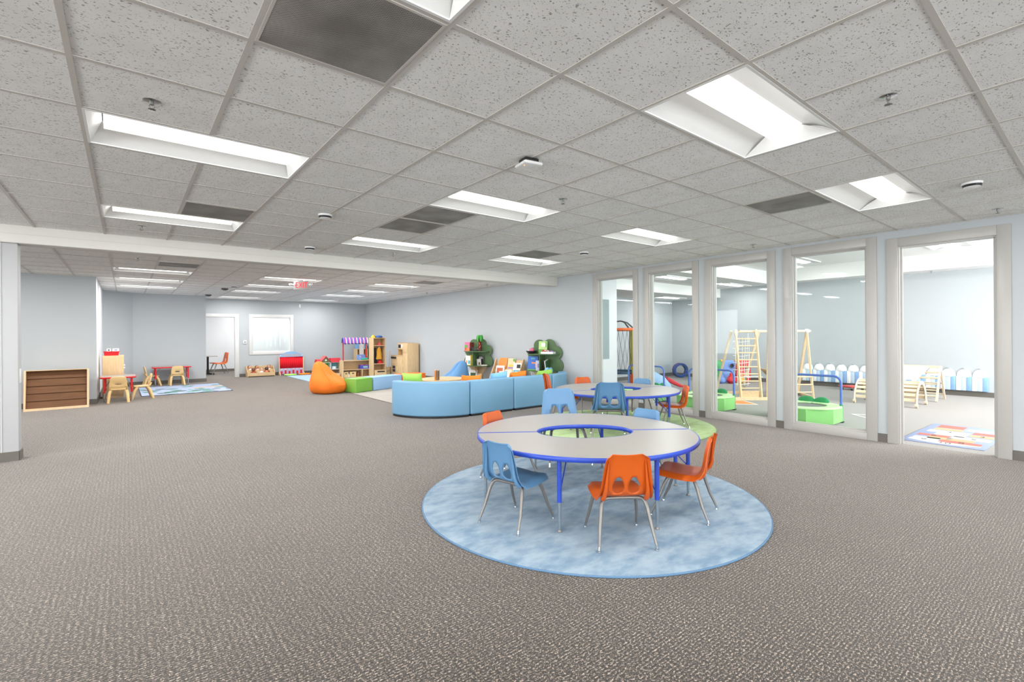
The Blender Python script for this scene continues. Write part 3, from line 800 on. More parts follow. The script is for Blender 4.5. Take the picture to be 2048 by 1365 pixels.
# ------------------------------------------------------------------ half-ring tables
def make_half_table(label, loc, rz, group):
    t = thing('half_ring_table', label, 'table', loc, rz, group)
    Ro, ia, ib, zt, n = 0.905, 0.405, 0.275, 0.53, 40
    gap = 0.012
    out = [(Ro * cos(a), Ro * sin(a)) for a in [pi * k / n for k in range(n + 1)]]
    inn = [(ia * cos(a), ib * sin(a)) for a in [pi * k / n for k in range(n + 1)]]
    sh = lambda p: (p[0], p[1] + gap)
    out = [sh(p) for p in out]; inn = [sh(p) for p in inn]
    m = MB(); vs = []
    for o, i in zip(out, inn): vs += [(o[0], o[1], zt - 0.026), (i[0], i[1], zt - 0.026), (i[0], i[1], zt), (o[0], o[1], zt)]
    fs = [(3, 2, 1, 0), tuple(4 * n + k for k in range(4))]
    for q in range(n):
        for k in range(4): fs.append((4 * q + k, 4 * q + (k + 1) % 4, 4 * q + 4 + (k + 1) % 4, 4 * q + 4 + k))
    m.add(vs, fs); build(m, 'tabletop', M_LAMINATE, t)
    path = [(*p, zt - 0.0165) for p in out] + [(*p, zt - 0.0165) for p in reversed(inn)]
    m = MB(); m.tube(path, 0.0175, 10, closed=True, flat=(0.62, 1.0)); build(m, 'edge_band', M_ROYAL, t, smooth=True)
    for a in (8, 66, 113, 172):
        x, y = 0.852 * cos(R(a)), 0.852 * sin(R(a)) + gap
        if a in (8, 172): y += 0.0
        m = MB(); m.cyl((x, y, 0.205), (x, y, zt - 0.027), 0.0165, None, 14); lg = build(m, 'leg', M_ROYAL, t, smooth=True)
        m = MB(); m.tube([(x, y, 0.012), (x, y, 0.05), (x, y, 0.215)], [0.009, 0.011, 0.0125], 12); build(m, 'leg_extension', M_CHROME, lg, smooth=True)
        m = MB(); m.lathe([(0.014, 0), (0.0165, 0.004), (0.011, 0.016)], 12, (x, y, 0)); build(m, 'foot', M_GREYSTEEL, lg, smooth=True)
        k = 0.72
        m = MB(); m.tube([(x * 0.985, y * 0.985, 0.26), (x * k, y * k + 0.02, zt - 0.03)], 0.005, 8); build(m, 'brace_rod', M_ROYAL, lg, smooth=True)
    return t
a1, a2 = R(-35), R(-17.4)
make_half_table('half-ring grey table with blue edge, farther half of the blue-rug circle', (*C1, RUGZ), a1, 'halves of the blue-rug table')
make_half_table('half-ring grey table with blue edge, nearer half of the blue-rug circle', (*C1, RUGZ), a1 + pi, 'halves of the blue-rug table')
make_half_table('half-ring grey table with blue edge, farther half on the green rug', (*C2, RUGZ), a2, 'halves of the green-rug table')
make_half_table('half-ring grey table with blue edge, nearer half on the green rug', (*C2, RUGZ), a2 + pi, 'halves of the green-rug table')

# ------------------------------------------------------------------ rugs and mats
def round_rug(c, r, label, mat, edge):
    t = thing('round_rug', label, 'rug', (*c, 0))
    m = MB(); m.lathe([(r - 0.004, 0.0), (r - 0.004, 0.012), (r - 0.012, 0.0155), (0.6, 0.0158), (0.01, 0.0158)], 96); build(m, 'pile', mat, t, smooth=True)
    m = MB(); m.tube([(cos(2 * pi * k / 96) * r, sin(2 * pi * k / 96) * r, 0.006) for k in range(96)], 0.006, 8, closed=True); build(m, 'bound_edge', edge, t, smooth=True)
round_rug((3.035, 2.788), 1.371, 'large round pale blue rug under the front table', rug_mat('blue_rug_pile', (110, 136, 158), (150, 168, 182), 4.5), plain('blue_rug_edge', (92, 126, 158), 0.9))
round_rug((5.814, 4.705), 1.36, 'round pale green rug under the table beside the windows', rug_mat('green_rug_pile', (150, 178, 116), (178, 200, 148), 3.2), plain('green_rug_edge', (136, 164, 104), 0.9))

def flat_rug(name, label, x0, x1, y0, y1, mat, edge, rz=0.0, h=0.01, cat='rug'):
    cx, cy = (x0 + x1) / 2, (y0 + y1) / 2; w, d = (x1 - x0) / 2, (y1 - y0) / 2
    t = thing(name, label, cat, (cx, cy, 0), rz)
    build(B(-w + 0.006, w - 0.006, -d + 0.006, d - 0.006, 0.001, h), 'pile', mat, t)
    m = MB().box(-w, w, -d, -d + 0.006, 0, h + .001).box(-w, w, d - 0.006, d, 0, h + .001).box(-w, -w + 0.006, -d + .006, d - .006, 0, h + .001).box(w - 0.006, w, -d + .006, d - .006, 0, h + .001)
    build(m, 'bound_edge', edge, t, weld=False)
    return t
def plank_rug_mat():
    t = NT('pale_woodgrain_rug'); v = t.pos((1.2, 9, 1), 'Object')
    n = t.noise(v, 1.6, 5.0, 0.65)
    t.base(t.ramp(n, [(0.3, C(158, 151, 144)), (0.7, C(184, 178, 170))])); t.set(Roughness=0.85)
    return t.m
flat_rug('area_rug', 'pale beige wood-look rug inside the ring of foam seats', 4.17, 6.68, 7.9, 11.9, plank_rug_mat(), plain('taupe_edge', (120, 112, 104), 0.9))
flat_rug('area_rug', 'light blue rectangular rug in the pretend-play corner', 4.29, 7.28, 13.0, 17.75, rug_mat('light_blue_rug', (148, 178, 204), (168, 194, 214), 2.0), plain('light_blue_edge', (150, 186, 216), 0.9))

def lily_mat():
    t = NT('lily_pad_print'); p = t.pos((1.0, 1.3, 1), 'Object')
    vo = t.new('ShaderNodeTexVoronoi'); vo.inputs['Scale'].default_value = 2.9; t.link(p, vo.inputs['Vector'])
    sp = t.new('ShaderNodeSeparateColor'); t.link(vo.outputs['Color'], sp.inputs[0])
    pads = t.ramp(sp.outputs[0], [(0.0, C(48, 116, 88)), (0.35, C(80, 140, 114)), (0.55, C(66, 84, 84)), (0.72, C(94, 78, 72)), (0.88, C(48, 116, 88))], 'CONSTANT')
    inside = t.math('LESS_THAN', vo.outputs['Distance'], t.math('MULTIPLY_ADD', sp.outputs[1], 0.16, 0.34))
    path = t.new('ShaderNodeSeparateXYZ'); t.link(t.pos(space='Object'), path.inputs[0])
    band = t.math('LESS_THAN', t.math('ABSOLUTE', t.math('SUBTRACT', path.outputs[1], t.math('MULTIPLY_ADD', path.outputs[0], 0.35, 0.0))), 0.13)
    band = t.math('MULTIPLY', band, t.math('GREATER_THAN', path.outputs[0], 0.2))
    col = t.mix(inside, C(158, 170, 196), pads); col = t.mix(band, col, C(188, 164, 140))
    t.base(col); t.set(Roughness=0.85)
    return t.m
flat_rug('play_mat', 'pale blue play mat printed with green lily pads', 0.26, 2.1, 14.0, 16.45, lily_mat(), plain('mat_binding', (40, 48, 78), 0.8), R(0.5), cat='mat')

# hopscotch mat in the doorway of the playroom
hop = thing('hopscotch_mat', 'pale blue hopscotch mat with coral, white and tan blocks and numbers', 'mat', (8.55, 1.325, 0), R(-1.5))
hw, hd = 0.86, 0.40
build(B(-hw, hw, -hd, hd, 0.0, 0.006), 'backing', plain('mat_pale_blue', (138, 150, 182), 0.7), hop, bevel=0.002)
mw, mc, mt = plain('mat_white', (196, 196, 194), 0.7), plain('mat_coral', (188, 104, 88), 0.7), plain('mat_tan', (176, 158, 118), 0.7)
def hb(x0, x1, y0, y1, mt_): build(B(x0, x1, y0, y1, 0.006, 0.0075), 'print_block', mt_, hop)
m = MB(); m.prism([(-0.80 + 0.10 * (1 - sin(a)), -0.34 + 0.68 * (k / 16.0)) for k, a in ((k, pi * k / 16) for k in range(17))] + [(-0.58, 0.34), (-0.58, 0.06), (-0.66, 0.06), (-0.66, -0.34)], 0.006, 0.0075)
build(m, 'print_block', mw, hop)
hb(-0.655, -0.50, -0.33, 0.05, mc); hb(-0.57, -0.42, 0.07, 0.33, mw); hb(-0.49, -0.32, -0.24, 0.20, mt)
hb(-0.31, -0.16, 0.02, 0.34, mc); hb(-0.31, -0.10, -0.36, 0.0, mw); hb(-0.15, 0.04, -0.10, 0.20, mw); hb(-0.02, 0.16, -0.36, -0.12, mt)
hb(0.06, 0.26, -0.10, 0.32, mw); hb(0.20, 0.38, -0.36, -0.12, mc); hb(0.30, 0.48, 0.0, 0.30, mt); hb(0.42, 0.62, -0.34, -0.02, mw); hb(0.52, 0.78, 0.02, 0.30, mc)
ink = plain('mat_ink', (58, 64, 62), 0.7)
for s, x, y in (('10', -0.72, -0.02), ('9', -0.62, 0.2), ('8', -0.58, -0.15), ('7', -0.40, 0.0), ('6', -0.23, 0.18), ('5', -0.2, -0.2), ('4', 0.16, 0.1), ('3', 0.07, -0.24)):
    text_mesh('number', s, 0.13, ink, hop, (x, y, 0.0078), (0, 0, R(-90)), 0.0004)

# ------------------------------------------------------------------ curved sofa
SO = 'light blue foam sofa modules in a curve'
def sofa_straight(label, x0, x1):
    t = thing('sofa_module', label, 'sofa', ((x0 + x1) / 2, 6.77, 0), group=SO)
    w = (x1 - x0) / 2 - 0.006
    build(B(-w, w, 0, 0.17, 0.03, 0.6), 'backrest', M_VINYL, t, bevel=0.028, seg=3)
    build(B(-w, w, 0.172, 0.68, 0.03, 0.31), 'seat', M_VINYL, t, bevel=0.03, seg=3)
    build(B(-w + 0.03, w - 0.03, 0.02, 0.65, 0, 0.03), 'plinth', M_BLACKP, t)
def sofa_arc(label, c, r, a0, a1):
    t = thing('sofa_module', label, 'sofa', (*c, 0), group=SO)
    build(MB().sector((0, 0), r - 0.17, r, a0, a1, 0.03, 0.6, 20), 'backrest', M_VINYL, t, bevel=0.028, seg=3)
    build(MB().sector((0, 0), r - 0.68, r - 0.172, a0, a1, 0.03, 0.31, 20), 'seat', M_VINYL, t, bevel=0.03, seg=3)
    build(MB().sector((0, 0), r - 0.65, r - 0.02, a0 + 0.02, a1 - 0.02, 0, 0.03, 20), 'plinth', M_BLACKP, t)
sofa_arc('curved light blue sofa module at the free end of the sofa, beside the beige rug', (4.51, 7.74), 0.97, R(180), R(269.6))
sofa_straight('straight light blue sofa module joined to the free curved end', 4.51, 5.455)
sofa_straight('straight light blue sofa module behind the larger orange chair', 5.455, 6.40)
sofa_arc('curved light blue sofa module meeting the wall beside the windows', (6.40, 7.71), 0.94, R(270.4), R(330))

def bench(label, pts, mat, depth=0.42, h=0.33):
    """foam block whose front edge runs along pts"""
    c = Vector(pts[0]); n = len(pts)
    t = thing('foam_block', label, 'foam block', (c.x, c.y, 0.011), group='foam seating blocks')
    fr = [Vector(p) - c for p in pts]; bk = []
    for i, p in enumerate(fr):
        d = (fr[min(i + 1, n - 1)] - fr[max(i - 1, 0)]).normalized(); bk.append(p + Vector((-d.y, d.x)) * depth)
    poly = [tuple(p) for p in fr] + [tuple(p) for p in reversed(bk)]
    build(MB().prism(poly, 0.0, h), 'cushion', mat, t, bevel=0.025, seg=3)
    path = [(*(p * 1.0), h - 0.012) for p in fr] + [(*p, h - 0.012) for p in reversed(bk)]
    mm = Vector((sum(p[0] for p in path) / len(path), sum(p[1] for p in path) / len(path), 0))
    path = [tuple(mm + (Vector((p[0], p[1], 0)) - mm) * 0.985 + Vector((0, 0, p[2]))) for p in path]
    build(MB().tube(path, 0.006, 6, closed=True), 'piping', mat, t, smooth=True)
bench('green foam block seat beside the orange bean bag', [(4.25, 11.25), (4.5, 11.345), (4.745, 11.44)], M_GREENV)
bench('pale blue foam block seat between the green and orange blocks', [(4.77, 11.45), (5.1, 11.56), (5.4, 11.65), (5.66, 11.72)], M_VINYL2)
bench('orange foam block seat before the play kitchen', [(5.68, 11.73), (6.05, 11.80), (6.42, 11.84)], M_ORANGEV)

def beanbag(label, loc, rz, mat, s=1.0):
    t = thing('bean_bag', label, 'bean bag', loc, rz)
    rings = [(0.0, 0.0, 0.30), (0.02, 0.0, 0.38), (0.10, 0.0, 0.44), (0.22, 0.0, 0.455), (0.33, -0.02, 0.425), (0.42, -0.075, 0.36), (0.50, -0.13, 0.285), (0.58, -0.175, 0.225), (0.66, -0.21, 0.18), (0.73, -0.235, 0.13), (0.775, -0.25, 0.075), (0.795, -0.255, 0.02)]
    n = 48; m = MB(); vs = []
    rnd = random.Random(hash(label) % 1000)
    ph = [rnd.uniform(0, 6.28) for _ in range(6)]
    for i, (z, ox, r) in enumerate(rings):
        for k in range(n):
            a = 2 * pi * k / n
            wr = 1 - 0.10 * (0.36 < z < 0.54) * max(0, cos(a)) + 0.022 * sin(5 * a + ph[0] + z * 9) + 0.010 * sin(11 * a + ph[1] - z * 14) + 0.006 * sin(17 * a + ph[2])
            zz = z + (0.022 * sin(3 * a + ph[3]) * (0.3 < z < 0.7)) - 0.05 * (0.28 < z < 0.6) * max(0, cos(a)) * 0.6
            vs.append((s * (ox + cos(a) * r * wr), s * sin(a) * r * wr * 0.98, s * max(0, zz)))
    fs = []
    for i in range(len(rings) - 1):
        for k in range(n): fs.append((i * n + k, i * n + (k + 1) % n, (i + 1) * n + (k + 1) % n, (i + 1) * n + k))
    fs.append(tuple(range(n - 1, -1, -1))); fs.append(tuple((len(rings) - 1) * n + k for k in range(n)))
    m.add(vs, fs); o = build(m, 'cover', mat, t, smooth=True)
    sm = o.modifiers.new('soft', 'SUBSURF'); sm.levels = 1; sm.render_levels = 1
    for q in range(3):
        a = R(60 + 120 * q); pts = []
        for z, ox, r in rings[2:-1]: pts.append((s * (ox + cos(a) * (r + 0.004)), s * sin(a) * (r + 0.004) * .98, s * z))
        build(MB().tube(pts, 0.005, 6), 'seam', mat, t, smooth=True)
    return t
beanbag('big orange canvas bean bag chair slumped at the corner of the beige rug', (3.79, 11.80, 0.0), R(-42), M_BEANO, 0.96)
beanbag('blue canvas bean bag chair slumped against the wall beside the tree bookshelf', (6.28, 10.2, 0.012), R(135), M_BEANB, 0.92)

def pillow(label, loc, rot, mat, w=0.40, h=0.36):
    t = thing('throw_pillow', label, 'pillow', loc, 0, 'small throw pillows on the sofa'); t.rotation_euler = rot
    m = MB(); n = 14; vs = []; fs = []
    for sgn in (1, -1):
        for i in range(n + 1):
            for k in range(n + 1):
                u, v = -1 + 2 * i / n, -1 + 2 * k / n
                pinch = 1 - 0.07 * (1 - abs(u)) * abs(v) ** 3; pinch2 = 1 - 0.12 * (1 - u * u) * abs(v) ** 4; p3 = 1 - 0.12 * (1 - v * v) * abs(u) ** 4
                d = 0.075 * max(0, (1 - u ** 4) * (1 - v ** 4)) ** 0.55
                vs.append((u * w / 2 * p3, sgn * d, v * h / 2 * pinch2))
    q = (n + 1) ** 2
    for i in range(n):
        for k in range(n):
            f = (i * (n + 1) + k, i * (n + 1) + k + 1, (i + 1) * (n + 1) + k + 1, (i + 1) * (n + 1) + k)
            fs.append(f); fs.append(tuple(q + x for x in reversed(f)))
    m.add(vs, fs); build(m, 'cover', mat, t, smooth=True)
    build(MB().tube([(-w / 2 * .98, 0, -h / 2 * .98), (0, 0, -h / 2 * .88), (w / 2 * .98, 0, -h / 2 * .98)], 0.004, 6), 'zip_seam', mat, t, smooth=True)
pz = 0.31 + 0.18
pillow('lime green throw pillow leaning in the free curved end of the sofa', (4.02, 7.88, pz + 0.04), (R(18), 0, R(-55)), M_PILG)
pillow('orange throw pillow leaning on the straight sofa back nearest the curved end', (4.72, 7.11, pz + 0.01), (R(18), R(3), R(-4)), M_PILO)
pillow('light blue throw pillow beside the orange one before the book display', (5.34, 7.11, pz + 0.03), (R(18), R(-4), R(3)), M_PILB)
pillow('orange throw pillow in front of the wooden book display', (5.80, 7.12, pz + 0.02), (R(20), R(-3), R(3)), M_PILO, 0.42)
pillow('lime green throw pillow before the larger tree bookshelf', (6.52, 7.16, pz + 0.01), (R(20), R(-3), R(4)), M_PILG, 0.42)
pillow('light blue throw pillow in the curved sofa end by the wall', (6.85, 7.40, pz + 0.03), (R(16), R(4), R(35)), M_PILB)

# low table with books inside the sofa curve
lt = thing('low_table', 'low round light wood table inside the sofa curve', 'table', (5.33, 9.05, 0.0115))
m = MB(); m.lathe([(0.47, 0.40), (0.48, 0.405), (0.48, 0.425), (0.475, 0.43), (0.01, 0.43)], 40); build(m, 'tabletop', M_BIRCHX, lt, smooth=True)
for a in (45, 135, 225, 315):
    build(MB().tube([(0.3 * cos(R(a)), 0.3 * sin(R(a)), 0.40), (0.36 * cos(R(a)), 0.36 * sin(R(a)), 0)], [0.022, 0.016], 10), 'leg', M_BIRCH, lt, smooth=True)

def book(label, loc, rot, w, h, d, cover, group=None, blocks=(), spine=None):
    """upright book: width w (x), thickness d (y), height h (z); blocks are flat cover prints (x0,x1,z0,z1,mat)"""
    t = thing('book', label, 'book', loc, 0, group); t.rotation_euler = rot
    m = MB(); m.box(-w / 2, w / 2, -d / 2, -d / 2 + 0.002, 0, h).box(-w / 2, w / 2, d / 2 - 0.002, d / 2, 0, h).box(-w / 2, -w / 2 + 0.002, -d / 2 + 0.002, d / 2 - 0.002, 0, h)
    build(m, 'cover', cover, t, weld=False)
    build(B(-w / 2 + 0.003, w / 2 - 0.004, -d / 2 + 0.002, d / 2 - 0.002, 0.003, h - 0.003), 'pages', M_PAPER, t)
    for i, (x0, x1, z0, z1, mt_) in enumerate(blocks):
        build(B(x0 * w, x1 * w, -d / 2 - 0.001 - 0.0002 * i, -d / 2, z0 * h, z1 * h), 'cover_print', mt_, t)
    return t
bk = lambda n, rgb: plain('print_' + n, rgb, 0.45, 0.05)
BR, BG, BB_, BY, BP, BW, BK, BO, BT, BV = (bk('red', (206, 66, 52)), bk('green', (96, 160, 70)), bk('blue', (54, 104, 190)), bk('yellow', (232, 196, 84)), bk('pink', (232, 110, 150)),
    bk('white', (240, 238, 232)), bk('black', (40, 40, 42)), bk('orange', (236, 140, 60)), bk('teal', (90, 170, 190)), bk('violet', (150, 130, 190)))
book('brown book standing upright on the low round table', (5.06, 8.79, 0.44), (0, 0, R(52)), 0.16, 0.20, 0.025, bk('brown', (110, 84, 54)), 'books on the low table')
book('cream and orange book standing beside the brown one on the low table', (5.02, 8.83, 0.44), (0, 0, R(52)), 0.16, 0.21, 0.03, BO, 'books on the low table')

# ------------------------------------------------------------------ tree bookshelves
def make_tree(label, loc, rz):
    t = thing('tree_bookshelf', label, 'bookshelf', loc, rz)
    lobes = [(-0.29, 0.69, 0.145), (0.30, 0.69, 0.15), (-0.28, 0.95, 0.13), (0.28, 0.97, 0.145), (-0.12, 1.12, 0.14), (0.125, 1.13, 0.14), (0, 0.86, 0.24)]
    cx, cz = 0.0, 0.86; poly = []
    for k in range(120):
        a = 2 * pi * k / 120; dx, dz = cos(a), sin(a); best = 0
        for x, z, r in lobes:
            ex, ez = x - cx, z - cz; b = ex * dx + ez * dz; q = b * b - (ex * ex + ez * ez - r * r)
            if q > 0: best = max(best, b + math.sqrt(q))
        poly.append((cx + dx * best, cz + dz * best))
    build(MB().prism(poly, -0.02, 0.0, 'xz'), 'crown_panel', M_LEAF, t)
    def halfboard(z, w, d): return MB().prism([(-w, -0.02), (-w, -0.10)] + [(w * cos(a), -0.10 - (d - 0.10) * sin(a)) for a in [pi - pi * k / 14 for k in range(15)]] + [(w, -0.10), (w, -0.02)], z - 0.009, z + 0.009)
    build(halfboard(0.945, 0.36, 0.30), 'shelf', M_LEAF, t)
    build(halfboard(0.575, 0.37, 0.30), 'shelf', M_LEAF, t)
    build(halfboard(0.22, 0.17, 0.24), 'shelf', M_BIRCHX, t)
    build(B(-0.009, 0.009, -0.27, -0.02, 0.584, 0.936), 'divider', M_LEAF, t)
    tr = [(-0.16, 0.0), (0.16, 0.0), (0.13, 0.25), (0.17, 0.42), (0.30, 0.566), (-0.30, 0.566), (-0.17, 0.42), (-0.13, 0.25)]
    build(MB().prism(tr, -0.02, 0.0, 'xz'), 'trunk_panel', M_BIRCH, t)
    build(MB().prism([(-0.02, 0.23), (-0.02, 0.566), (-0.24, 0.566), (-0.12, 0.42), (-0.08, 0.23)], -0.009, 0.009, 'yz'), 'trunk_fin', M_BIRCH, t)
    build(MB().prism([(-0.02, 0.0), (-0.02, 0.211), (-0.2, 0.211), (-0.2, 0.0)], -0.009, 0.009, 'yz'), 'trunk_fin', M_BIRCH, t)
    return t
RT = R(-68)
T1, T2 = (7.17, 10.38), (7.2, 7.86)
make_tree('green tree-shaped bookshelf with a pale trunk, crowned by a paper leaf cone', (*T1, 0), RT)
make_tree('green tree-shaped bookshelf with a pale trunk, partly hidden by the curved sofa end', (*T2, 0), RT)
def on(base, x, y, z):           # local shelf coordinates to world
    return (base[0] + x * cos(RT) - y * sin(RT), base[1] + x * sin(RT) + y * cos(RT), z)
SA, SB = 0.955, 0.585
GT1, GT2 = 'books on the tree shelf with the leaf cone', 'books on the tree shelf behind the sofa'
book('pink and green picture book standing on the upper shelf of the leaf-cone tree', on(T1, -0.27, -0.12, SA), (R(-6), 0, RT), 0.17, 0.23, 0.018, BP, GT1, [(-0.45, 0.1, 0.35, 0.7, BG), (-0.2, 0.45, 0.02, 0.3, BO), (-0.4, -0.1, 0.1, 0.35, BR)])
book('thin dark red book standing spine-out on the upper tree shelf', on(T1, -0.14, -0.10, SA), (0, 0, RT + R(80)), 0.14, 0.22, 0.014, bk('maroon', (124, 52, 44)), GT1)
bsk = thing('wire_basket', 'small clear acrylic tray on the upper shelf of the leaf-cone tree', 'tray', on(T1, -0.02, -0.17, SA), RT)
for a in (B(-0.11, 0.11, -0.06, -0.054, 0, 0.10), B(-0.11, 0.11, 0.054, 0.06, 0, 0.10), B(-0.11, -0.104, -0.054, 0.054, 0, 0.10), B(0.104, 0.11, -0.054, 0.054, 0, 0.10), B(-0.104, 0.104, -0.054, 0.054, 0, 0.006)):
    build(a, 'panel', glass('acrylic', (0.86, 0.88, 0.88)), bsk)
cone = thing('paper_tree', 'dark red paper cone dotted orange with green paper leaves on top', 'paper craft', on(T1, 0.14, -0.14, SA), RT)
build(MB().lathe([(0.058, 0), (0.05, 0.14), (0.028, 0.28), (0.012, 0.36), (0.004, 0.40)], 16), 'cone', plain('dark_red_paper', (74, 34, 28), 0.7), cone, smooth=True)
for k in range(9):
    a = -pi / 2 + random.uniform(-1.1, 1.1); z = 0.05 + 0.022 * k; r = 0.0575 - 0.07 * z
    build(MB().sphere((r * cos(a), r * sin(a), z), 0.012, 0.012, 0.012, 8, 6), 'dot', emit('orange_dot', (240, 96, 50), 0.0), cone, smooth=True)
for k in range(6):
    a = k * pi / 3 + 0.3; d = Vector((cos(a), sin(a), 0)); s = Vector((-sin(a), cos(a), 0)); ln = 0.16 if k != 2 else 0.22
    p = [Vector((0, 0, 0.40)), Vector((0, 0, 0.41)) + d * ln * 0.35, Vector((0, 0, 0.36)) + d * ln * 0.5, Vector((0, 0, 0.41 - ln)) + d * ln * 0.55]
    w = [0.012, 0.03, 0.035, 0.012]
    vs = [v + s * q * g + Vector((0, 0, e)) for v, q in zip(p, w) for g in (-1, 1) for e in (0, 0.003)]
    fs = []
    for i in range(3):
        b = 4 * i; fs += [(b, b + 2, b + 6, b + 4), (b + 1, b + 5, b + 7, b + 3), (b, b + 4, b + 5, b + 1), (b + 2, b + 3, b + 7, b + 6)]
    fs += [(0, 1, 3, 2), (12, 14, 15, 13)]
    build(MB().add(vs, fs), 'paper_leaf', plain('green_paper', (74, 172, 70), 0.7), cone, smooth=True)
book('white book with a blue picture on the lower shelf of the leaf-cone tree', on(T1, -0.21, -0.15, SB), (R(-8), 0, RT), 0.21, 0.25, 0.016, BW, GT1, [(-0.1, 0.32, 0.14, 0.5, BT), (-0.5, 0.5, 0.0, 0.05, BY), (-0.4, -0.2, 0.2, 0.5, BO)])
book('yellow book turned edge-on beside the divider of the leaf-cone tree', on(T1, -0.055, -0.15, SB), (0, 0, RT + R(70)), 0.19, 0.27, 0.014, BY, GT1)
book('black book with white title lines leaning behind a grey one', on(T1, 0.12, -0.08, SB), (R(-5), 0, RT), 0.17, 0.25, 0.016, BK, GT1, [(-0.3, 0.3, 0.84, 0.88, BW), (-0.36, 0.36, 0.72, 0.76, BW)])
book('grey picture book standing before the black one', on(T1, 0.12, -0.15, SB), (R(-5), R(-6), RT), 0.12, 0.17, 0.014, bk('grey', (196, 194, 190)), GT1, [(-0.1, 0.3, 0.1, 0.5, bk('brown', (110, 84, 54)))])
book('white board book lying on its back on the leaf-cone tree shelf', on(T1, 0.24, -0.06, SB + 0.012), (R(90), 0, RT + R(20)), 0.15, 0.13, 0.02, BW, GT1, [(-0.3, 0.4, 0.2, 0.7, BT)])
book('white square book with a dark green picture on the lowest tree shelf', on(T1, -0.10, -0.13, 0.235), (R(-10), 0, RT), 0.26, 0.23, 0.016, BW, GT1, [(-0.28, 0.34, 0.3, 0.68, bk('darkgreen', (44, 84, 46)))])
book('small cream book on the lowest shelf beside the green picture book', on(T1, 0.105, -0.11, 0.235), (R(-6), 0, RT), 0.12, 0.14, 0.014, bk('cream', (226, 204, 164)), GT1, [(-0.2, 0.3, 0.3, 0.6, bk('grey', (196, 194, 190)))])
bowl = thing('toy_bowl', 'black patterned bowl with a pink toy on the upper shelf of the sofa-side tree', 'bowl', on(T2, -0.25, -0.15, SA), RT)
build(MB().lathe([(0.05, 0), (0.10, 0.02), (0.125, 0.06), (0.119, 0.06), (0.09, 0.024), (0.01, 0.014)], 20), 'bowl', bk('black', (40, 40, 42)), bowl, smooth=True)
build(MB().sphere((0.01, 0, 0.075), 0.055, 0.05, 0.045, 12, 8), 'pink_toy', BP, bowl, smooth=True)
build(MB().sphere((-0.06, -0.02, 0.06), 0.035, 0.03, 0.03, 10, 7), 'grey_toy', bk('grey', (196, 194, 190)), bowl, smooth=True)
book('green and white picture book standing on the upper shelf of the sofa-side tree', on(T2, 0.0, -0.10, SA), (R(-6), 0, RT), 0.20, 0.27, 0.016, bk('lightgreen', (176, 212, 130)), GT2, [(-0.2, 0.3, 0.55, 0.85, BW), (-0.5, 0.1, 0.03, 0.35, BG), (0.3, 0.45, 0.5, 0.95, BG)])
tray = thing('craft_tray', 'shallow white tray heaped with pink and violet craft pieces', 'tray', on(T2, 0.17, -0.18, SA), RT)
build(MB().box(-0.14, 0.14, -0.08, 0.08, 0, 0.012).box(-0.14, 0.14, -0.08, -0.074, 0.012, 0.045).box(-0.14, 0.14, 0.074, 0.08, 0.012, 0.045).box(-0.14, -0.134, -0.074, 0.074, 0.012, 0.045).box(0.134, 0.14, -0.074, 0.074, 0.012, 0.045), 'tray', M_WHITEP, tray, weld=False)
for k in range(10):
    p = (random.uniform(-0.11, 0.11), random.uniform(-0.05, 0.05), 0.04 + 0.012 * (k % 4)); m = MB(); m.box(-0.045, 0.045, -0.012, 0.012, -0.01, 0.01)
    o = build(m, 'craft_piece', (BV, BP, BW, BR, BV)[k % 5], tray, bevel=0.003, loc=p); o.rotation_euler = (random.uniform(-.3, .3), random.uniform(-.3, .3), random.uniform(0, 3))
book('large blue picture book with an orange curve and a green strip', on(T2, -0.22, -0.16, SB), (R(-7), 0, RT), 0.25, 0.31, 0.016, BB_, GT2, [(-0.12, 0.34, 0.48, 0.58, BO), (0.24, 0.36, 0.2, 0.5, BO), (-0.5, 0.5, 0.0, 0.09, BG), (-0.2, 0.2, 0.78, 0.9, BT)])
book('lavender book standing before the divider of the sofa-side tree', on(T2, -0.055, -0.20, SB), (R(-5), 0, RT + R(25)), 0.12, 0.22, 0.014, bk('lavender', (196, 200, 226)), GT2, [(-0.2, 0.3, 0.3, 0.7, BV)])
book('slate blue book standing behind the lavender one', on(T2, -0.075, -0.09, SB), (R(-3), 0, RT + R(10)), 0.11, 0.29, 0.014, bk('slate', (120, 140, 180)), GT2)
for k, (mt_, lab) in enumerate(((BK, 'black'), (BW, 'white'), (bk('darkgreen', (44, 84, 46)), 'dark green'))):
    book(lab + ' book leaning in the row right of the sofa-side tree divider', on(T2, 0.10 + 0.028 * k, -0.14, SB + 0.002), (0, R(-14), RT + R(90)), 0.17, 0.24, 0.015, mt_, GT2)

# wooden book display rack
DR = thing('book_display_rack', 'low wooden face-out book display between the two tree bookshelves', 'bookshelf', (7.12, 8.98, 0.0), RT)
for s in (-1, 1): build(MB().prism([(-0.34, 0.0), (0.0, 0.0), (0.0, 0.80), (-0.04, 0.80), (-0.34, 0.36)], s * 0.37 - 0.009, s * 0.37 + 0.009, 'yz'), 'side_panel', M_BIRCH, DR)
for k, (y, z) in enumerate(((-0.30, 0.10), (-0.20, 0.30), (-0.10, 0.50))):
    build(B(-0.36, 0.36, y, y + 0.09, z, z + 0.015), 'tier', M_BIRCHX, DR)
    build(MB().prism([(y + 0.09, z), (y + 0.105, z), (y + 0.165, z + 0.27), (y + 0.15, z + 0.27)], -0.36, 0.36, 'yz'), 'tier_back', M_BIRCHX, DR)
    build(B(-0.36, 0.36, y - 0.012, y, z, z + 0.045), 'tier_lip', M_BIRCHX, DR)
D0 = (7.12, 8.98)
GD = 'books on the face-out display rack'
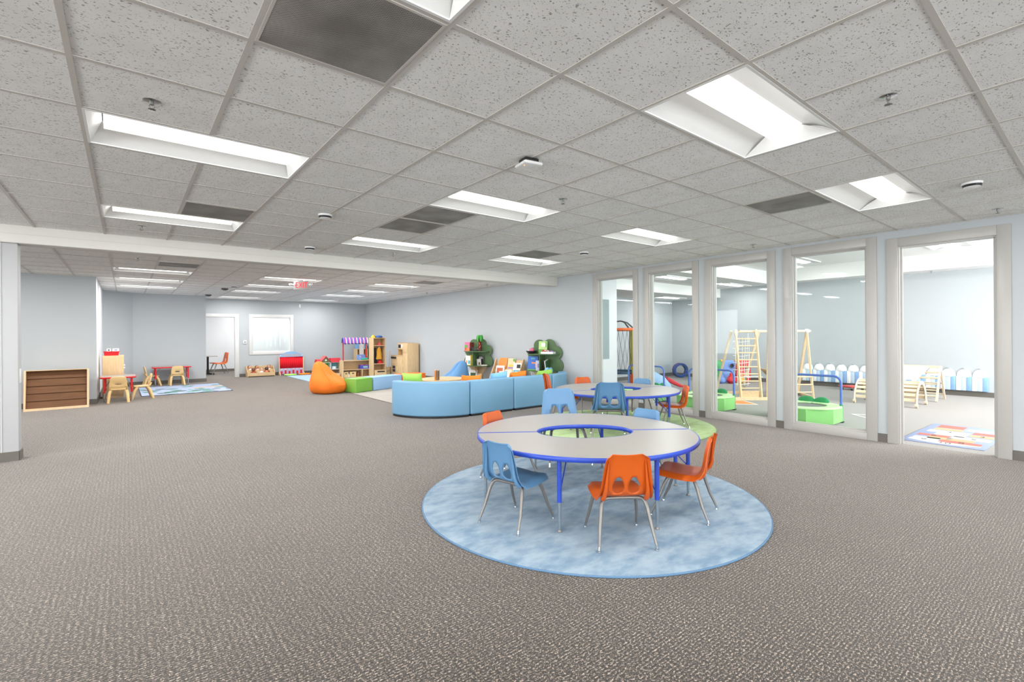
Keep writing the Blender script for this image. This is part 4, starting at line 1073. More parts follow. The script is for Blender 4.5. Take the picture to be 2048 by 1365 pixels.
book('white picture book with a long red-brown figure on the display rack', on(D0, -0.22, -0.165, 0.317), (R(-14), 0, RT), 0.23, 0.33, 0.012, BW, GD, [(-0.36, 0.34, 0.6, 0.84, bk('rust', (196, 100, 62))), (-0.36, -0.06, 0.12, 0.6, bk('rust', (196, 100, 62))), (0.02, 0.44, 0.04, 0.36, bk('lav2', (196, 190, 204)))])
book('orange book with a rounded top figure behind the red-brown picture book', on(D0, -0.20, -0.04, 0.517), (R(-14), 0, RT), 0.22, 0.31, 0.012, BO, GD)
book('cream book with a yellow and violet picture in the middle of the display rack', on(D0, 0.03, -0.04, 0.517), (R(-14), 0, RT), 0.2, 0.30, 0.012, bk('cream', (226, 204, 164)), GD, [(-0.4, 0.4, 0.05, 0.3, BV), (-0.3, 0.3, 0.3, 0.5, BY), (0.2, 0.48, 0.75, 0.97, BG)])
book('small pale book on the middle tier of the display rack', on(D0, 0.02, -0.165, 0.317), (R(-14), 0, RT), 0.18, 0.24, 0.012, bk('pale', (228, 222, 200)), GD, [(-0.3, 0.3, 0.2, 0.5, BW)])
book('white book with a dark speech patch and a sky blue picture on the rack', on(D0, 0.235, -0.165, 0.317), (R(-14), 0, RT), 0.21, 0.40, 0.012, BW, GD, [(-0.05, 0.42, 0.70, 0.92, BK), (-0.42, 0.42, 0.22, 0.58, BT), (-0.2, 0.25, 0.34, 0.5, BW), (-0.42, 0.42, 0.02, 0.2, BG)])
out = tag(build(B(XW - 0.006, XW, 8.5, 8.575, 0.40, 0.515), 'wall_outlet', M_WHITEP, bevel=0.002), 'white wall outlet beside the wooden book display rack', 'outlet')
for z in (0.43, 0.475): build(B(XW - 0.0065, XW - 0.005, 8.525, 8.55, z - 0.012, z + 0.012), 'socket', M_BLACKP, out)

# ------------------------------------------------------------------ pretend-play corner
RZ = 0.0115
fr = thing('play_fridge', 'tall light wood play fridge with two doors at the end of the play kitchen', 'play fridge', (6.93, 13.95, RZ))
build(B(0.012, 0.40, 0, 0.36, 0, 1.11), 'cabinet', M_BIRCH, fr, bevel=0.02)
for z0, z1 in ((0.02, 0.80), (0.81, 1.09)):
    d = build(B(0, 0.012, 0.01, 0.35, z0, z1), 'door', M_BIRCH, fr, bevel=0.003); build(B(-0.018, 0, 0.315, 0.333, (z0 + z1) / 2 - 0.06, (z0 + z1) / 2 + 0.06), 'handle', M_PINE, d)
sv = thing('play_stove', 'light wood play stove with black knobs, oven window and microwave hutch', 'play stove', (6.93, 14.325, RZ))
build(B(0.012, 0.40, 0, 0.86, 0, 0.69), 'cabinet', M_BIRCH, sv, bevel=0.006)
build(B(0.0, 0.40, 0, 0.86, 0.69, 0.71), 'worktop', M_BIRCHX, sv, bevel=0.004)
od = build(B(0, 0.012, 0.42, 0.85, 0.04, 0.56), 'oven_door', M_BIRCH, sv, bevel=0.003)
for z in (0.16, 0.27): build(B(-0.002, 0, 0.53, 0.73, z, z + 0.09), 'oven_window', M_BLACKP, od)
build(B(-0.018, 0, 0.52, 0.74, 0.45, 0.47), 'handle', M_PINE, od)
cd = build(B(0, 0.012, 0.01, 0.41, 0.04, 0.56), 'cupboard_door', M_BIRCH, sv, bevel=0.003); build(B(-0.018, 0, 0.36, 0.38, 0.22, 0.36), 'handle', M_PINE, cd)
for k in range(4): build(MB().cyl((0.012, 0.50 + 0.10 * k, 0.625), (-0.02, 0.50 + 0.10 * k, 0.625), 0.032, 0.028, 14), 'knob', M_BLACKP, sv, smooth=True)
build(B(0.38, 0.40, 0, 0.62, 0.71, 1.12), 'hutch_back', M_BIRCHX, sv); build(B(0.14, 0.40, 0, 0.018, 0.71, 1.12), 'hutch_side', M_BIRCH, sv); build(B(0.14, 0.40, 0.602, 0.62, 0.71, 1.12), 'hutch_side', M_BIRCH, sv)
mw_ = build(B(0.12, 0.38, 0.018, 0.602, 0.90, 1.11), 'microwave', M_BIRCHX, sv, bevel=0.01)
build(B(0.117, 0.12, 0.36, 0.53, 0.95, 1.06), 'microwave_window', M_BLACKP, mw_); build(B(0.117, 0.12, 0.20, 0.32, 0.94, 1.07), 'microwave_panel', M_WHITEP, mw_)
for z in (0.97, 1.04): build(MB().cyl((0.12, 0.10, z), (0.10, 0.10, z), 0.022, None, 12), 'dial', M_BLACKP, mw_)

bs = thing('broom_stand', 'small wooden stand on the light blue rug holding toy broom sticks', 'broom stand', (6.98, 15.55, RZ), R(-55))
for s in (-1, 1): build(B(s * 0.14 - 0.01, s * 0.14 + 0.01, -0.12, 0.12, 0, 0.30), 'side_panel', M_BIRCH, bs)
for z in (0.05, 0.19): build(B(-0.13, 0.13, -0.12, -0.108, z, z + 0.09), 'rail', M_BIRCHX, bs); build(B(-0.13, 0.13, 0.108, 0.12, z, z + 0.09), 'rail', M_BIRCHX, bs)
build(B(-0.13, 0.13, -0.108, 0.108, 0.03, 0.045), 'base', M_BIRCHX, bs)
for k, (x, dx, cc) in enumerate(((-0.07, -0.03, (196, 150, 140)), (0.03, 0.06, (212, 176, 150)))):
    br = thing('toy_broom', ('pink-brown' if k == 0 else 'tan') + ' toy broom stick standing in the wooden stand', 'toy broom', (bs.location.x + x, bs.location.y, RZ + 0.046))
    build(MB().cyl((0, 0, 0.12), (dx, 0.02, 0.80), 0.011, None, 8), 'stick', plain('stick%d' % k, cc, 0.5), br, smooth=True); build(MB().cyl((0, 0, 0), (0, 0, 0.14), 0.045, 0.02, 10), 'bristles', M_TAN, br)

def case(name, label, cat, loc, rz, w, d, h, shelves, dividers=(), back=True, th=0.018):
    t = thing(name, label, cat, loc, rz)
    for s in (0, w - th): build(B(s, s + th, 0, d, 0, h), 'side_panel', M_BIRCH, t)
    build(B(th, w - th, 0, d, h - th, h), 'top', M_BIRCHX, t); build(B(th, w - th, 0, d, 0.03, 0.03 + th), 'bottom', M_BIRCHX, t)
    for z in shelves: build(B(th, w - th, 0, d - 0.008, z, z + th), 'shelf', M_BIRCHX, t)
    for x, z0, z1 in dividers: build(B(x, x + th, 0, d - 0.008, z0, z1), 'divider', M_BIRCH, t)
    if back: build(B(th, w - th, d - 0.008, d, 0.03 + th, h - th), 'back_panel', M_BIRCHX, t)
    return t
case('dress_up_locker', 'tall narrow open wooden locker full of dress-up clothes', 'locker', (6.17, 14.83, RZ), 0, 0.42, 0.36, 1.29, (0.44, 1.03))
def cloth(name, label, loc, mat, w, h, d, sway=0.0, cat='costume'):
    t = thing(name, label, cat, loc)
    vs = []; n, m_ = 7, 8
    for sg in (-1, 1):
        for i in range(m_ + 1):
            z = -h * i / m_; ww = w * (0.55 + 0.45 * (i / m_))
            for k in range(n + 1):
                u = -1 + 2 * k / n
                vs.append((u * ww / 2 + sway * (i / m_) ** 2, sg * d / 2 * (1 - u * u * 0.7) + 0.012 * sin(u * 7 + i), z))
    q = (m_ + 1) * (n + 1); fs = []
    for i in range(m_):
        for k in range(n):
            f = (i * (n + 1) + k, i * (n + 1) + k + 1, (i + 1) * (n + 1) + k + 1, (i + 1) * (n + 1) + k); fs.append(f); fs.append(tuple(q + x for x in reversed(f)))
    build(MB().add(vs, fs), 'fabric', mat, t, smooth=True)
    build(MB().tube([(0, 0, 0), (0, 0, 0.03), (0.012, 0, 0.045), (0.0, 0, 0.055)], 0.004, 6), 'hook', M_CHROME, t)
    return t
cl_y, cl_k, cl_r = plain('mustard_cloth', (222, 160, 48), 0.8), plain('navy_cloth', (32, 34, 48), 0.85), plain('red_cloth', (196, 44, 36), 0.8)
cloth('costume', 'navy costume hanging in the dress-up locker', (6.285, 15.03, 0.97), cl_k, 0.19, 0.50, 0.12)
cloth('costume', 'mustard yellow costume hanging in the middle of the locker', (6.41, 14.95, 0.97), cl_y, 0.20, 0.36, 0.10)
cloth('costume', 'red costume hanging behind the mustard one in the locker', (6.48, 15.07, 0.97), cl_r, 0.16, 0.28, 0.06)
cloth('costume', 'white cloth hanging low in the dress-up locker', (6.335, 15.10, 0.74), plain('white_cloth', (232, 232, 236), 0.85), 0.13, 0.26, 0.05)
rh = thing('toy_helmet', 'red toy fire helmet on the locker shelf', 'hat', (6.44, 14.95, RZ + 0.46)); build(MB().lathe([(0.10, 0), (0.105, 0.008), (0.075, 0.02), (0.065, 0.06), (0.03, 0.095), (0.003, 0.10)], 20), 'shell', M_RED, rh, smooth=True); build(B(-0.006, 0.006, -0.06, 0.06, 0.09, 0.115), 'crest', M_RED, rh)
rh = thing('toy_helmet', 'coral red cap on the top shelf inside the locker', 'hat', (6.43, 14.96, RZ + 1.05)); build(MB().lathe([(0.075, 0), (0.072, 0.04), (0.04, 0.085), (0.003, 0.095)], 18), 'crown', plain('coral_felt', (206, 92, 78), 0.8), rh, smooth=True); build(MB().sector((0, 0), 0.06, 0.12, R(200), R(340), 0, 0.008, 10), 'brim', plain('coral_felt', (206, 92, 78), 0.8), rh)
rh = thing('toy_hat', 'yellow hard hat on top of the locker', 'hat', (6.235, 14.98, RZ + 1.29)); build(MB().lathe([(0.09, 0), (0.09, 0.008), (0.065, 0.014), (0.06, 0.05), (0.03, 0.08), (0.003, 0.085)], 18), 'shell', plain('yellow_plastic', (230, 190, 50), 0.4), rh, smooth=True); build(B(-0.006, 0.006, -0.05, 0.05, 0.076, 0.092), 'ridge', plain('yellow_plastic', (230, 190, 50), 0.4), rh)
rh = thing('toy_hat', 'blue and black cap lying on top of the locker', 'hat', (6.42, 14.98, RZ + 1.29)); build(MB().lathe([(0.11, 0), (0.12, 0.03), (0.115, 0.055), (0.05, 0.075), (0.003, 0.08)], 18), 'crown', plain('cap_blue', (62, 104, 176), 0.7), rh, smooth=True); build(MB().sector((0, 0), 0.10, 0.16, R(200), R(340), 0, 0.01, 10), 'peak', M_BLACKP, rh)
bx = thing('wooden_bin', 'wooden bin with a dark handle slot at the foot of the locker', 'bin', (6.2, 14.70, RZ))
for a in (B(0, 0.35, 0, 0.012, 0, 0.26), B(0, 0.35, 0.09, 0.102, 0, 0.26), B(0, 0.012, 0.012, 0.09, 0, 0.26), B(0.338, 0.35, 0.012, 0.09, 0, 0.26), B(0.012, 0.338, 0.012, 0.09, 0, 0.012)): build(a, 'panel', M_BIRCHX, bx)
build(B(0.05, 0.30, -0.002, 0, 0.19, 0.23), 'handle_slot', M_BLACKP, bx)
mir = thing('white_board_panel', 'narrow pale grey upright panel standing beside the locker', 'panel', (6.04, 15.62, RZ)); build(B(0, 0.12, 0, 0.02, 0, 1.27), 'board', plain('pale_grey_panel', (216, 220, 224), 0.3), mir); build(MB().box(-0.012, 0, -0.004, 0.024, 0, 1.28).box(0.12, 0.132, -0.004, 0.024, 0, 1.28), 'frame', M_PINE, mir, weld=False); build(B(-0.012, 0.132, -0.06, 0.08, 0.0, 0.02), 'foot', M_PINE, mir)

ms = case('market_stand', 'wooden market stand with red posts under a striped awning', 'market stand', (5.33, 15.2, RZ), 0, 0.93, 0.32, 0.575, (0.27,), ((0.62, 0.048, 0.27),))
for x in (0.03, 0.77): build(B(x - 0.014, x + 0.014, 0.05, 0.078, 0.575, 1.16), 'post', M_RED, ms)
stripe = [plain('awning_violet', (104, 92, 190), 0.8), plain('awning_red', (206, 36, 76), 0.8), plain('awning_white', (246, 226, 226), 0.8), plain('awning_red', (206, 36, 76), 0.8)]
awp = build(B(0.0, 0.80, 0.055, 0.075, 1.14, 1.158), 'awning_rail', M_RED, ms)
x = 0.0
for k in range(7):
    w2 = 0.80 / 7
    for q, (f0, f1, mi) in enumerate(((0, 0.5, 0), (0.5, 0.75, 1), (0.75, 1.0, 2))):
        xa, xb = x + w2 * f0, x + w2 * f1
        prof = [(0.13, 1.13), (0.10, 1.25), (0.06, 1.295), (0.02, 1.295), (-0.03, 1.22), (-0.05, 1.12)]
        vs = [(xx, y, z + e) for y, z in prof for xx in (xa, xb) for e in (0, 0.004)]
        fs = []
        for i in range(5):
            b = 4 * i; fs += [(b, b + 2, b + 6, b + 4), (b + 1, b + 5, b + 7, b + 3), (b, b + 4, b + 5, b + 1), (b + 2, b + 3, b + 7, b + 6)]
        fs += [(0, 1, 3, 2), (20, 22, 23, 21)]
        build(MB().add(vs, fs), 'awning_stripe', stripe[mi], ms, smooth=True)
    x += w2
for k in range(7):
    xc = 0.8 / 14 * (2 * k + 1)
    build(MB().prism([(xc + 0.045 * cos(q), 1.121 + 0.03 * sin(q)) for q in [pi + pi * i / 12 for i in range(13)]], -0.054, -0.050, 'xz'), 'scallop', plain('awning_navy', (52, 46, 110), 0.8), ms)
cr = thing('toy_cash_register', 'blue toy cash register with a green drawer on the market stand', 'toy register', (5.86, 15.22, RZ + 0.575))
m = MB(); m.prism([(0, 0), (0.24, 0), (0.24, 0.15), (0.16, 0.17), (0.02, 0.07), (0, 0.06)], 0, 0.26, 'yz'); build(m, 'body', plain('toy_blue', (112, 150, 214), 0.4), cr, bevel=0.006)
build(B(0.06, 0.28, -0.04, 0.08, 0.012, 0.055), 'drawer', plain('toy_green', (40, 172, 130), 0.4), cr, bevel=0.01); build(B(0.03, 0.15, 0.135, 0.14, 0.125, 0.152), 'display', M_BLACKP, cr)
for i in range(3):
    for j in range(3): build(B(0.05 + 0.035 * i, 0.075 + 0.035 * i, 0.05 + 0.025 * j, 0.068 + 0.025 * j, 0.082 + 0.0165 * j, 0.104 + 0.0165 * j), 'key', (M_WHITEP, BP, BV)[i], cr)
bn = thing('storage_bin', 'blue plastic bin of toys on the market stand shelf', 'bin', (5.90, 15.215, RZ + 0.288))
navy = plain('bin_blue', (70, 74, 176), 0.4)
for a in (B(0, 0.30, 0, 0.008, 0, 0.12), B(0, 0.30, 0.19, 0.198, 0, 0.12), B(0, 0.008, 0.008, 0.19, 0, 0.12), B(0.292, 0.30, 0.008, 0.19, 0, 0.12), B(0.008, 0.292, 0.008, 0.19, 0, 0.008)): build(a, 'wall', navy, bn)
build(B(0.09, 0.24, -0.002, 0, 0.03, 0.09), 'paper_label', plain('label_green', (150, 190, 190), 0.6), bn)
for k in range(7): build(MB().sphere((0.04 + 0.036 * k, 0.09 + 0.03 * (k % 2), 0.115), 0.028, 0.026, 0.024, 8, 6), 'toy', (BR, BV, BP, BK, BR, BV, BO)[k], bn, smooth=True)
for k, (x, w_, lab) in enumerate(((5.37, 0.14, 'small wooden crate with a handle slot in the stand, beside its side panel'), (5.56, 0.20, 'wider wooden crate with a handle slot in the lower shelf of the stand'))):
    c_ = thing('wooden_crate', lab, 'crate', (x, 15.23, RZ + 0.05))
    for a in (B(0, w_, 0, 0.01, 0, 0.16), B(0, w_, 0.19, 0.20, 0, 0.16), B(0, 0.01, 0.01, 0.19, 0, 0.16), B(w_ - 0.01, w_, 0.01, 0.19, 0, 0.16), B(0.01, w_ - 0.01, 0.01, 0.19, 0, 0.01)): build(a, 'panel', M_TAN, c_)
    build(B(w_ / 2 - 0.03, w_ / 2 + 0.03, -0.002, 0, 0.095, 0.125), 'handle_slot', M_BLACKP, c_)
bt = thing('toy_bottle', 'small white cone-shaped toy bottle between the crates', 'toy bottle', (5.535, 15.24, RZ + 0.05)); build(MB().lathe([(0.02, 0), (0.02, 0.05), (0.008, 0.09)], 12), 'body', M_WHITEP, bt, smooth=True); build(MB().cyl((0, 0, 0.09), (0, 0, 0.105), 0.008, None, 10), 'cap', M_WHITEP, bt)
bt = thing('toy_bottle', 'brown toy jar on the lower shelf of the stand', 'toy bottle', (5.85, 15.3, RZ + 0.05)); build(MB().lathe([(0.045, 0), (0.05, 0.06), (0.04, 0.12), (0.025, 0.14)], 14), 'body', plain('brown_jar', (128, 70, 34), 0.4), bt, smooth=True); build(MB().cyl((0, 0, 0.14), (0, 0, 0.16), 0.027, None, 12), 'cap', M_BLACKP, bt)
case('corner_shelf', 'light wood cubby shelf in the far corner behind the market stand', 'shelf', (6.86, 18.02, RZ - 0.0005), 0, 0.42, 0.36, 0.86, (0.30, 0.58), ((0.2, 0.048, 0.842),))
for k, (x, lab) in enumerate(((6.88, 'blue storage tub on the corner cubby shelf, wider of two'), (7.09, 'teal-blue storage tub on the corner cubby shelf'))):
    tb_ = thing('storage_tub', lab, 'tub', (x, 18.05, RZ + 0.86)); mm = plain('tub%d' % k, ((126, 172, 220), (120, 176, 200))[k], 0.4)
    w_ = 0.19 - 0.02 * k
    for a in (B(0, w_, 0, 0.006, 0, 0.19), B(0, w_, 0.25, 0.256, 0, 0.19), B(0, 0.006, 0.006, 0.25, 0, 0.19), B(w_ - 0.006, w_, 0.006, 0.25, 0, 0.19), B(0.006, w_ - 0.006, 0.006, 0.25, 0, 0.006)): build(a, 'wall', mm, tb_)
    build(B(-0.004, w_ + 0.004, -0.004, 0.26, 0.185, 0.20), 'lid', mm, tb_)

def plate_hole(outer, inner, y0, y1):
    """flat plate in the xz plane between two closed outlines with the same point count"""
    n = len(outer); vs = [(x, y, z) for y in (y0, y1) for pts in (outer, inner) for x, z in pts]
    fs = []
    for i in range(n):
        j = (i + 1) % n
        fs += [(i, j, n + j, n + i), (2 * n + j, 2 * n + i, 3 * n + i, 3 * n + j), (j, i, 2 * n + i, 2 * n + j), (n + i, n + j, 3 * n + j, 3 * n + i)]
    return MB().add(vs, fs)

# dollhouse
dh = thing('dollhouse', 'wooden dollhouse with a red roof and pastel rooms', 'dollhouse', (4.93, 16.45, RZ))
W_, D_, H_ = 0.74, 0.26, 0.47
wl = M_BIRCH
build(B(0, W_, D_ - 0.01, D_, 0, H_), 'back_wall', wl, dh)
for x in (0, 0.18, 0.43, W_ - 0.01): build(B(x, x + 0.01, 0, D_ - 0.01, 0.0, H_), 'wall', wl if x in (0, W_ - 0.01) else M_WHITEP, dh)
for z in (0, 0.23, H_ - 0.01): build(B(0.01, W_ - 0.01, 0, D_ - 0.01, z, z + 0.01), 'floor_board', M_WHITEP, dh)
for x0, x1, z0, c in ((0.01, 0.18, 0.24, (190, 96, 104)), (0.19, 0.43, 0.24, (132, 196, 96)), (0.44, 0.73, 0.24, (124, 190, 208)), (0.01, 0.18, 0.01, (214, 180, 120)), (0.19, 0.43, 0.01, (186, 176, 190)), (0.44, 0.73, 0.01, (196, 160, 130))):
    build(B(x0 + 0.002, x1 - 0.002, D_ - 0.013, D_ - 0.0101, z0, z0 + 0.215), 'wallpaper', plain('room_%d_%d' % (x0 * 100, z0 * 100), c, 0.8), dh)
for x, z, w_, h_, c in ((0.05, 0.24, 0.09, 0.07, (74, 60, 40)), (0.24, 0.24, 0.13, 0.05, (90, 110, 70)), (0.50, 0.24, 0.12, 0.09, (238, 238, 238)), (0.24, 0.01, 0.14, 0.08, (52, 48, 52)), (0.52, 0.01, 0.10, 0.1, (150, 96, 56)), (0.65, 0.01, 0.06, 0.06, (40, 36, 36))):
    build(B(x, x + w_, 0.06, 0.14, z, z + h_), 'furniture', plain('mini_%d_%d' % (x * 100, z * 100), c, 0.6), dh, bevel=0.004)
red = plain('dollhouse_roof', (206, 38, 56), 0.5)
build(MB().prism([(-0.02, H_), (D_ + 0.02, H_), (D_ - 0.05, H_ + 0.14), (0.06, H_ + 0.14)], 0.44, W_ + 0.02, 'yz'), 'roof', red, dh)
build(MB().prism([(-0.02, H_), (D_ + 0.02, H_), (D_ - 0.05, H_ + 0.11), (0.06, H_ + 0.11)], -0.02, 0.10, 'yz'), 'roof', red, dh)
gb = build(MB().prism([(0.10, H_), (0.44, H_), (0.27, H_ + 0.19)], 0.0, D_, 'xz'), 'gable', plain('gable_olive', (108, 104, 62), 0.7), dh)
build(MB().sector((0.27, 0), 0.0005, 0.028, 0, 2 * pi, 0, 0.003, 16), 'attic_window', M_WHITEP, gb, loc=(0, -0.001, H_ + 0.08)).rotation_euler = (R(90), 0, 0)
for sgn, x0, x1 in ((0, 0.075, 0.27), (1, 0.465, 0.27)):
    build(MB().prism([(x0, H_ - 0.01), (x1, H_ + 0.20), (x1, H_ + 0.225), (x0 + (-0.02 if sgn == 0 else 0.02), H_ - 0.005)], -0.02, D_ + 0.02, 'xz'), 'roof', plain('dollhouse_roof_light', (214, 84, 90), 0.5), dh)
cb = thing('wooden_box', 'plain light wood box on the rug beside the market stand', 'box', (4.98, 15.35, RZ))
for a in (B(0, 0.30, 0, 0.012, 0, 0.17), B(0, 0.30, 0.23, 0.242, 0, 0.17), B(0, 0.012, 0.012, 0.23, 0, 0.17), B(0.288, 0.30, 0.012, 0.23, 0, 0.17), B(0.012, 0.288, 0.012, 0.23, 0, 0.012)): build(a, 'panel', M_BIRCHX, cb)
gt = thing('toy_bucket', 'small bright green toy tub with a white rim near the dollhouse', 'toy tub', (4.82, 15.55, RZ)); build(MB().lathe([(0.06, 0), (0.08, 0.17), (0.07, 0.19), (0.01, 0.19)], 16), 'tub', plain('toy_lime', (110, 200, 60), 0.4), gt, smooth=True); build(MB().lathe([(0.081, 0.12), (0.086, 0.125), (0.086, 0.15), (0.081, 0.155)], 16), 'rim', M_WHITEP, gt, smooth=True)

# puppet theatre
pt_ = thing('puppet_theater', 'puppet theatre with red curtain and arched blue header sign', 'puppet theatre', (4.60, 18.36, 0))
for s in (-1, 1):
    build(B(s * 0.40 - 0.012, s * 0.40 + 0.012, -0.012, 0.012, 0, 0.68), 'side_post', M_PINE, pt_)
    build(MB().prism([(-0.16, 0), (0.14, 0), (0.14, 0.03), (0.012, 0.10), (-0.012, 0.10), (-0.16, 0.03)], s * 0.40 - 0.012, s * 0.40 + 0.012, 'yz'), 'foot', M_PINE, pt_)
hb_ = plain('theater_blue', (140, 178, 216), 0.5)
top = [(-0.40, 0.64), (0.40, 0.64), (0.40, 0.70), (0.36, 0.73)] + [(0.26 * cos(a), 0.735 + 0.095 * sin(a)) for a in [pi * k / 12 for k in range(13)]] + [(-0.36, 0.73), (-0.40, 0.70)]
hd_ = build(MB().prism(top, -0.022, -0.006, 'xz'), 'header_board', hb_, pt_)
text_mesh('lettering', 'PUPPET THEATER', 0.088, plain('theater_orange', (236, 150, 44), 0.5), hd_, (0, -0.0225, 0.69), (R(90), 0, 0), 0.001, sx=0.80)
for x in (-0.36, 0.36): build(MB().prism([(x + 0.025 * cos(a) * (1 if k % 2 else 0.45), 0.69 + 0.025 * sin(a) * (1 if k % 2 else 0.45)) for k, a in ((k, 2 * pi * k / 10) for k in range(10))], -0.0235, -0.022, 'xz'), 'star', M_WHITEP, hd_)
n = 60; vs = []
for i in range(2):
    for k in range(n + 1):
        x = -0.385 + 0.77 * k / n; vs.append((x, 0.004 + 0.012 * sin(k * 1.15) * (0.6 + 0.4 * i), 0.64 - 0.42 * i))
o = build(MB().add(vs, [(k, k + 1, n + 2 + k, n + 1 + k) for k in range(n)]), 'curtain', plain('curtain_red', (222, 8, 36), 0.85), pt_, smooth=True)
o.modifiers.new('cloth_thickness', 'SOLIDIFY').thickness = 0.004
sb_ = build(B(-0.388, 0.388, -0.02, -0.006, 0.03, 0.235), 'stage_board', plain('theater_lavender', (172, 170, 214), 0.5), pt_)
for k in range(6):
    x = -0.36 + 0.13 * k; build(B(x, x + 0.06, -0.0215, -0.02, 0.04, 0.14 + 0.03 * (k % 2)), 'painted_crate', M_RED, sb_)
    build(MB().prism([(x - 0.02 + 0.05 * (1 + cos(a)), 0.19 + 0.028 * sin(a)) for a in [pi * q / 8 for q in range(9)]], -0.0215, -0.02, 'xz'), 'painted_arch', plain('theater_cream', (226, 210, 190), 0.6), sb_)
for lab, x, y, mt_ in (('round lime green floor cushion before the puppet theatre', 4.47, 17.97, M_PILG), ('round orange floor cushion before the puppet theatre', 4.95, 18.0, M_PILO)):
    c_ = thing('floor_cushion', lab, 'cushion', (x, y, 0)); build(MB().lathe([(0.17, 0), (0.2, 0.015), (0.205, 0.03), (0.19, 0.048), (0.01, 0.055)], 28), 'cover', mt_, c_, smooth=True); build(MB().tube([(0.206 * cos(2 * pi * k / 32), 0.206 * sin(2 * pi * k / 32), 0.026) for k in range(32)], 0.005, 6, closed=True), 'piping', mt_, c_, smooth=True)

# crate of dolls
dc = thing('doll_crate', 'slant-fronted light wood crate of dolls under the far window', 'crate', (3.16, 18.10, 0))
for x in (0, 0.83): build(MB().prism([(0, 0), (0.36, 0), (0.36, 0.37), (0.30, 0.37), (0.0, 0.17)], x, x + 0.015, 'yz'), 'side_panel', M_BIRCH, dc)
build(B(0.015, 0.83, 0.0, 0.012, 0.03, 0.15), 'front_panel', M_BIRCHX, dc); build(B(0.015, 0.83, 0.345, 0.36, 0.0, 0.36), 'back_panel', M_BIRCHX, dc); build(B(0.015, 0.83, 0.012, 0.345, 0.03, 0.045), 'floor_panel', M_BIRCHX, dc); build(B(0.015, 0.83, 0.17, 0.182, 0.045, 0.24), 'middle_panel', M_BIRCHX, dc)
skins = [(222, 168, 138), (120, 72, 50), (196, 138, 104), (226, 176, 150), (92, 58, 42), (214, 156, 124)]
hairs = [(34, 30, 32), (60, 30, 24), (96, 50, 30), (30, 26, 28), (44, 26, 22), (28, 26, 28)]
looks = ('pale doll with black hair in the back row of the crate', 'dark-skinned doll with a brown bun in the front row of the crate', 'tan doll with auburn hair in the back row middle',
         'light doll lying in the front row beside the brown-bun doll', 'dark brown doll with short hair at the back of the crate', 'fair doll with black hair at the wall-side end of the crate')
spots = [(0.15, 0.26, 0.14), (0.20, 0.10, 0.06), (0.37, 0.26, 0.13), (0.44, 0.10, 0.06), (0.60, 0.10, 0.08), (0.70, 0.26, 0.14)]
for k in range(6):
    dl = thing('doll', looks[k], 'doll', (3.16 + spots[k][0], 18.10 + spots[k][1], spots[k][2]), random.uniform(-.4, .4), 'dolls in the crate'); dl.rotation_euler = (R(-22), 0, random.uniform(-.4, .4))
    sk = plain('doll_skin%d' % k, skins[k], 0.5)
    m = MB(); m.sphere((0, 0, 0.19), 0.058, 0.055, 0.062, 14, 10); m.sphere((0, 0.0, 0.07), 0.055, 0.045, 0.085, 12, 8)
    for s in (-1, 1): m.tube([(s * 0.045, 0, 0.115), (s * 0.085, -0.03, 0.08), (s * 0.09, -0.06, 0.06)], [0.02, 0.017, 0.014], 8)
    build(m, 'body', sk, dl, smooth=True)
    build(MB().sphere((0, 0.012, 0.205), 0.062, 0.056, 0.058, 14, 8), 'hair', plain('doll_hair%d' % k, hairs[k], 0.7), dl, smooth=True)
    build(MB().lathe([(0.062, 0.0), (0.066, 0.04), (0.056, 0.11), (0.04, 0.13)], 14), 'dress', plain('doll_dress%d' % k, ((240, 226, 226), (160, 52, 44), (236, 196, 190), (240, 236, 230), (206, 120, 90), (230, 224, 216))[k], 0.8), dl, smooth=True)
    for s in (-1, 1): build(MB().sphere((s * 0.02, -0.053, 0.192), 0.007, 0.005, 0.008, 8, 6), 'eye', M_BLACKP, dl)

# ------------------------------------------------------------------ left-hand area
bd = thing('display_riser', 'low wooden frame with brown stepped boards leaning at the blue-grey wall', 'display rack', (-1.035, 12.62, 0)); bd.rotation_euler = (R(-9), 0, R(1))
fw, fh, fd = 0.457, 0.765, 0.20
build(B(-fw, -fw + 0.028, 0, fd, 0, fh), 'frame_side', M_PINE, bd); build(B(fw - 0.028, fw, 0, fd, 0, fh), 'frame_side', M_PINE, bd)
build(B(-fw + 0.028, fw - 0.028, 0, fd, 0, 0.045), 'frame_bottom', M_PINE, bd); build(B(-fw + 0.028, fw - 0.028, 0, fd, fh - 0.012, fh), 'frame_top', M_PINE, bd)
for k in range(5):
    z0 = 0.045 + 0.141 * k; y0 = 0.03 + 0.012 * k
    build(MB().prism([(y0, z0 + 0.001), (y0 + 0.014, z0 + 0.001), (y0 + 0.048, z0 + 0.141), (y0 + 0.032, z0 + 0.141)], -fw + 0.028, fw - 0.028, 'yz'), 'tier_board', M_BROWN, bd)
build(B(-fw + 0.028, fw - 0.028, fd - 0.01, fd, 0.045, fh - 0.012), 'back_panel', M_BROWN, bd)

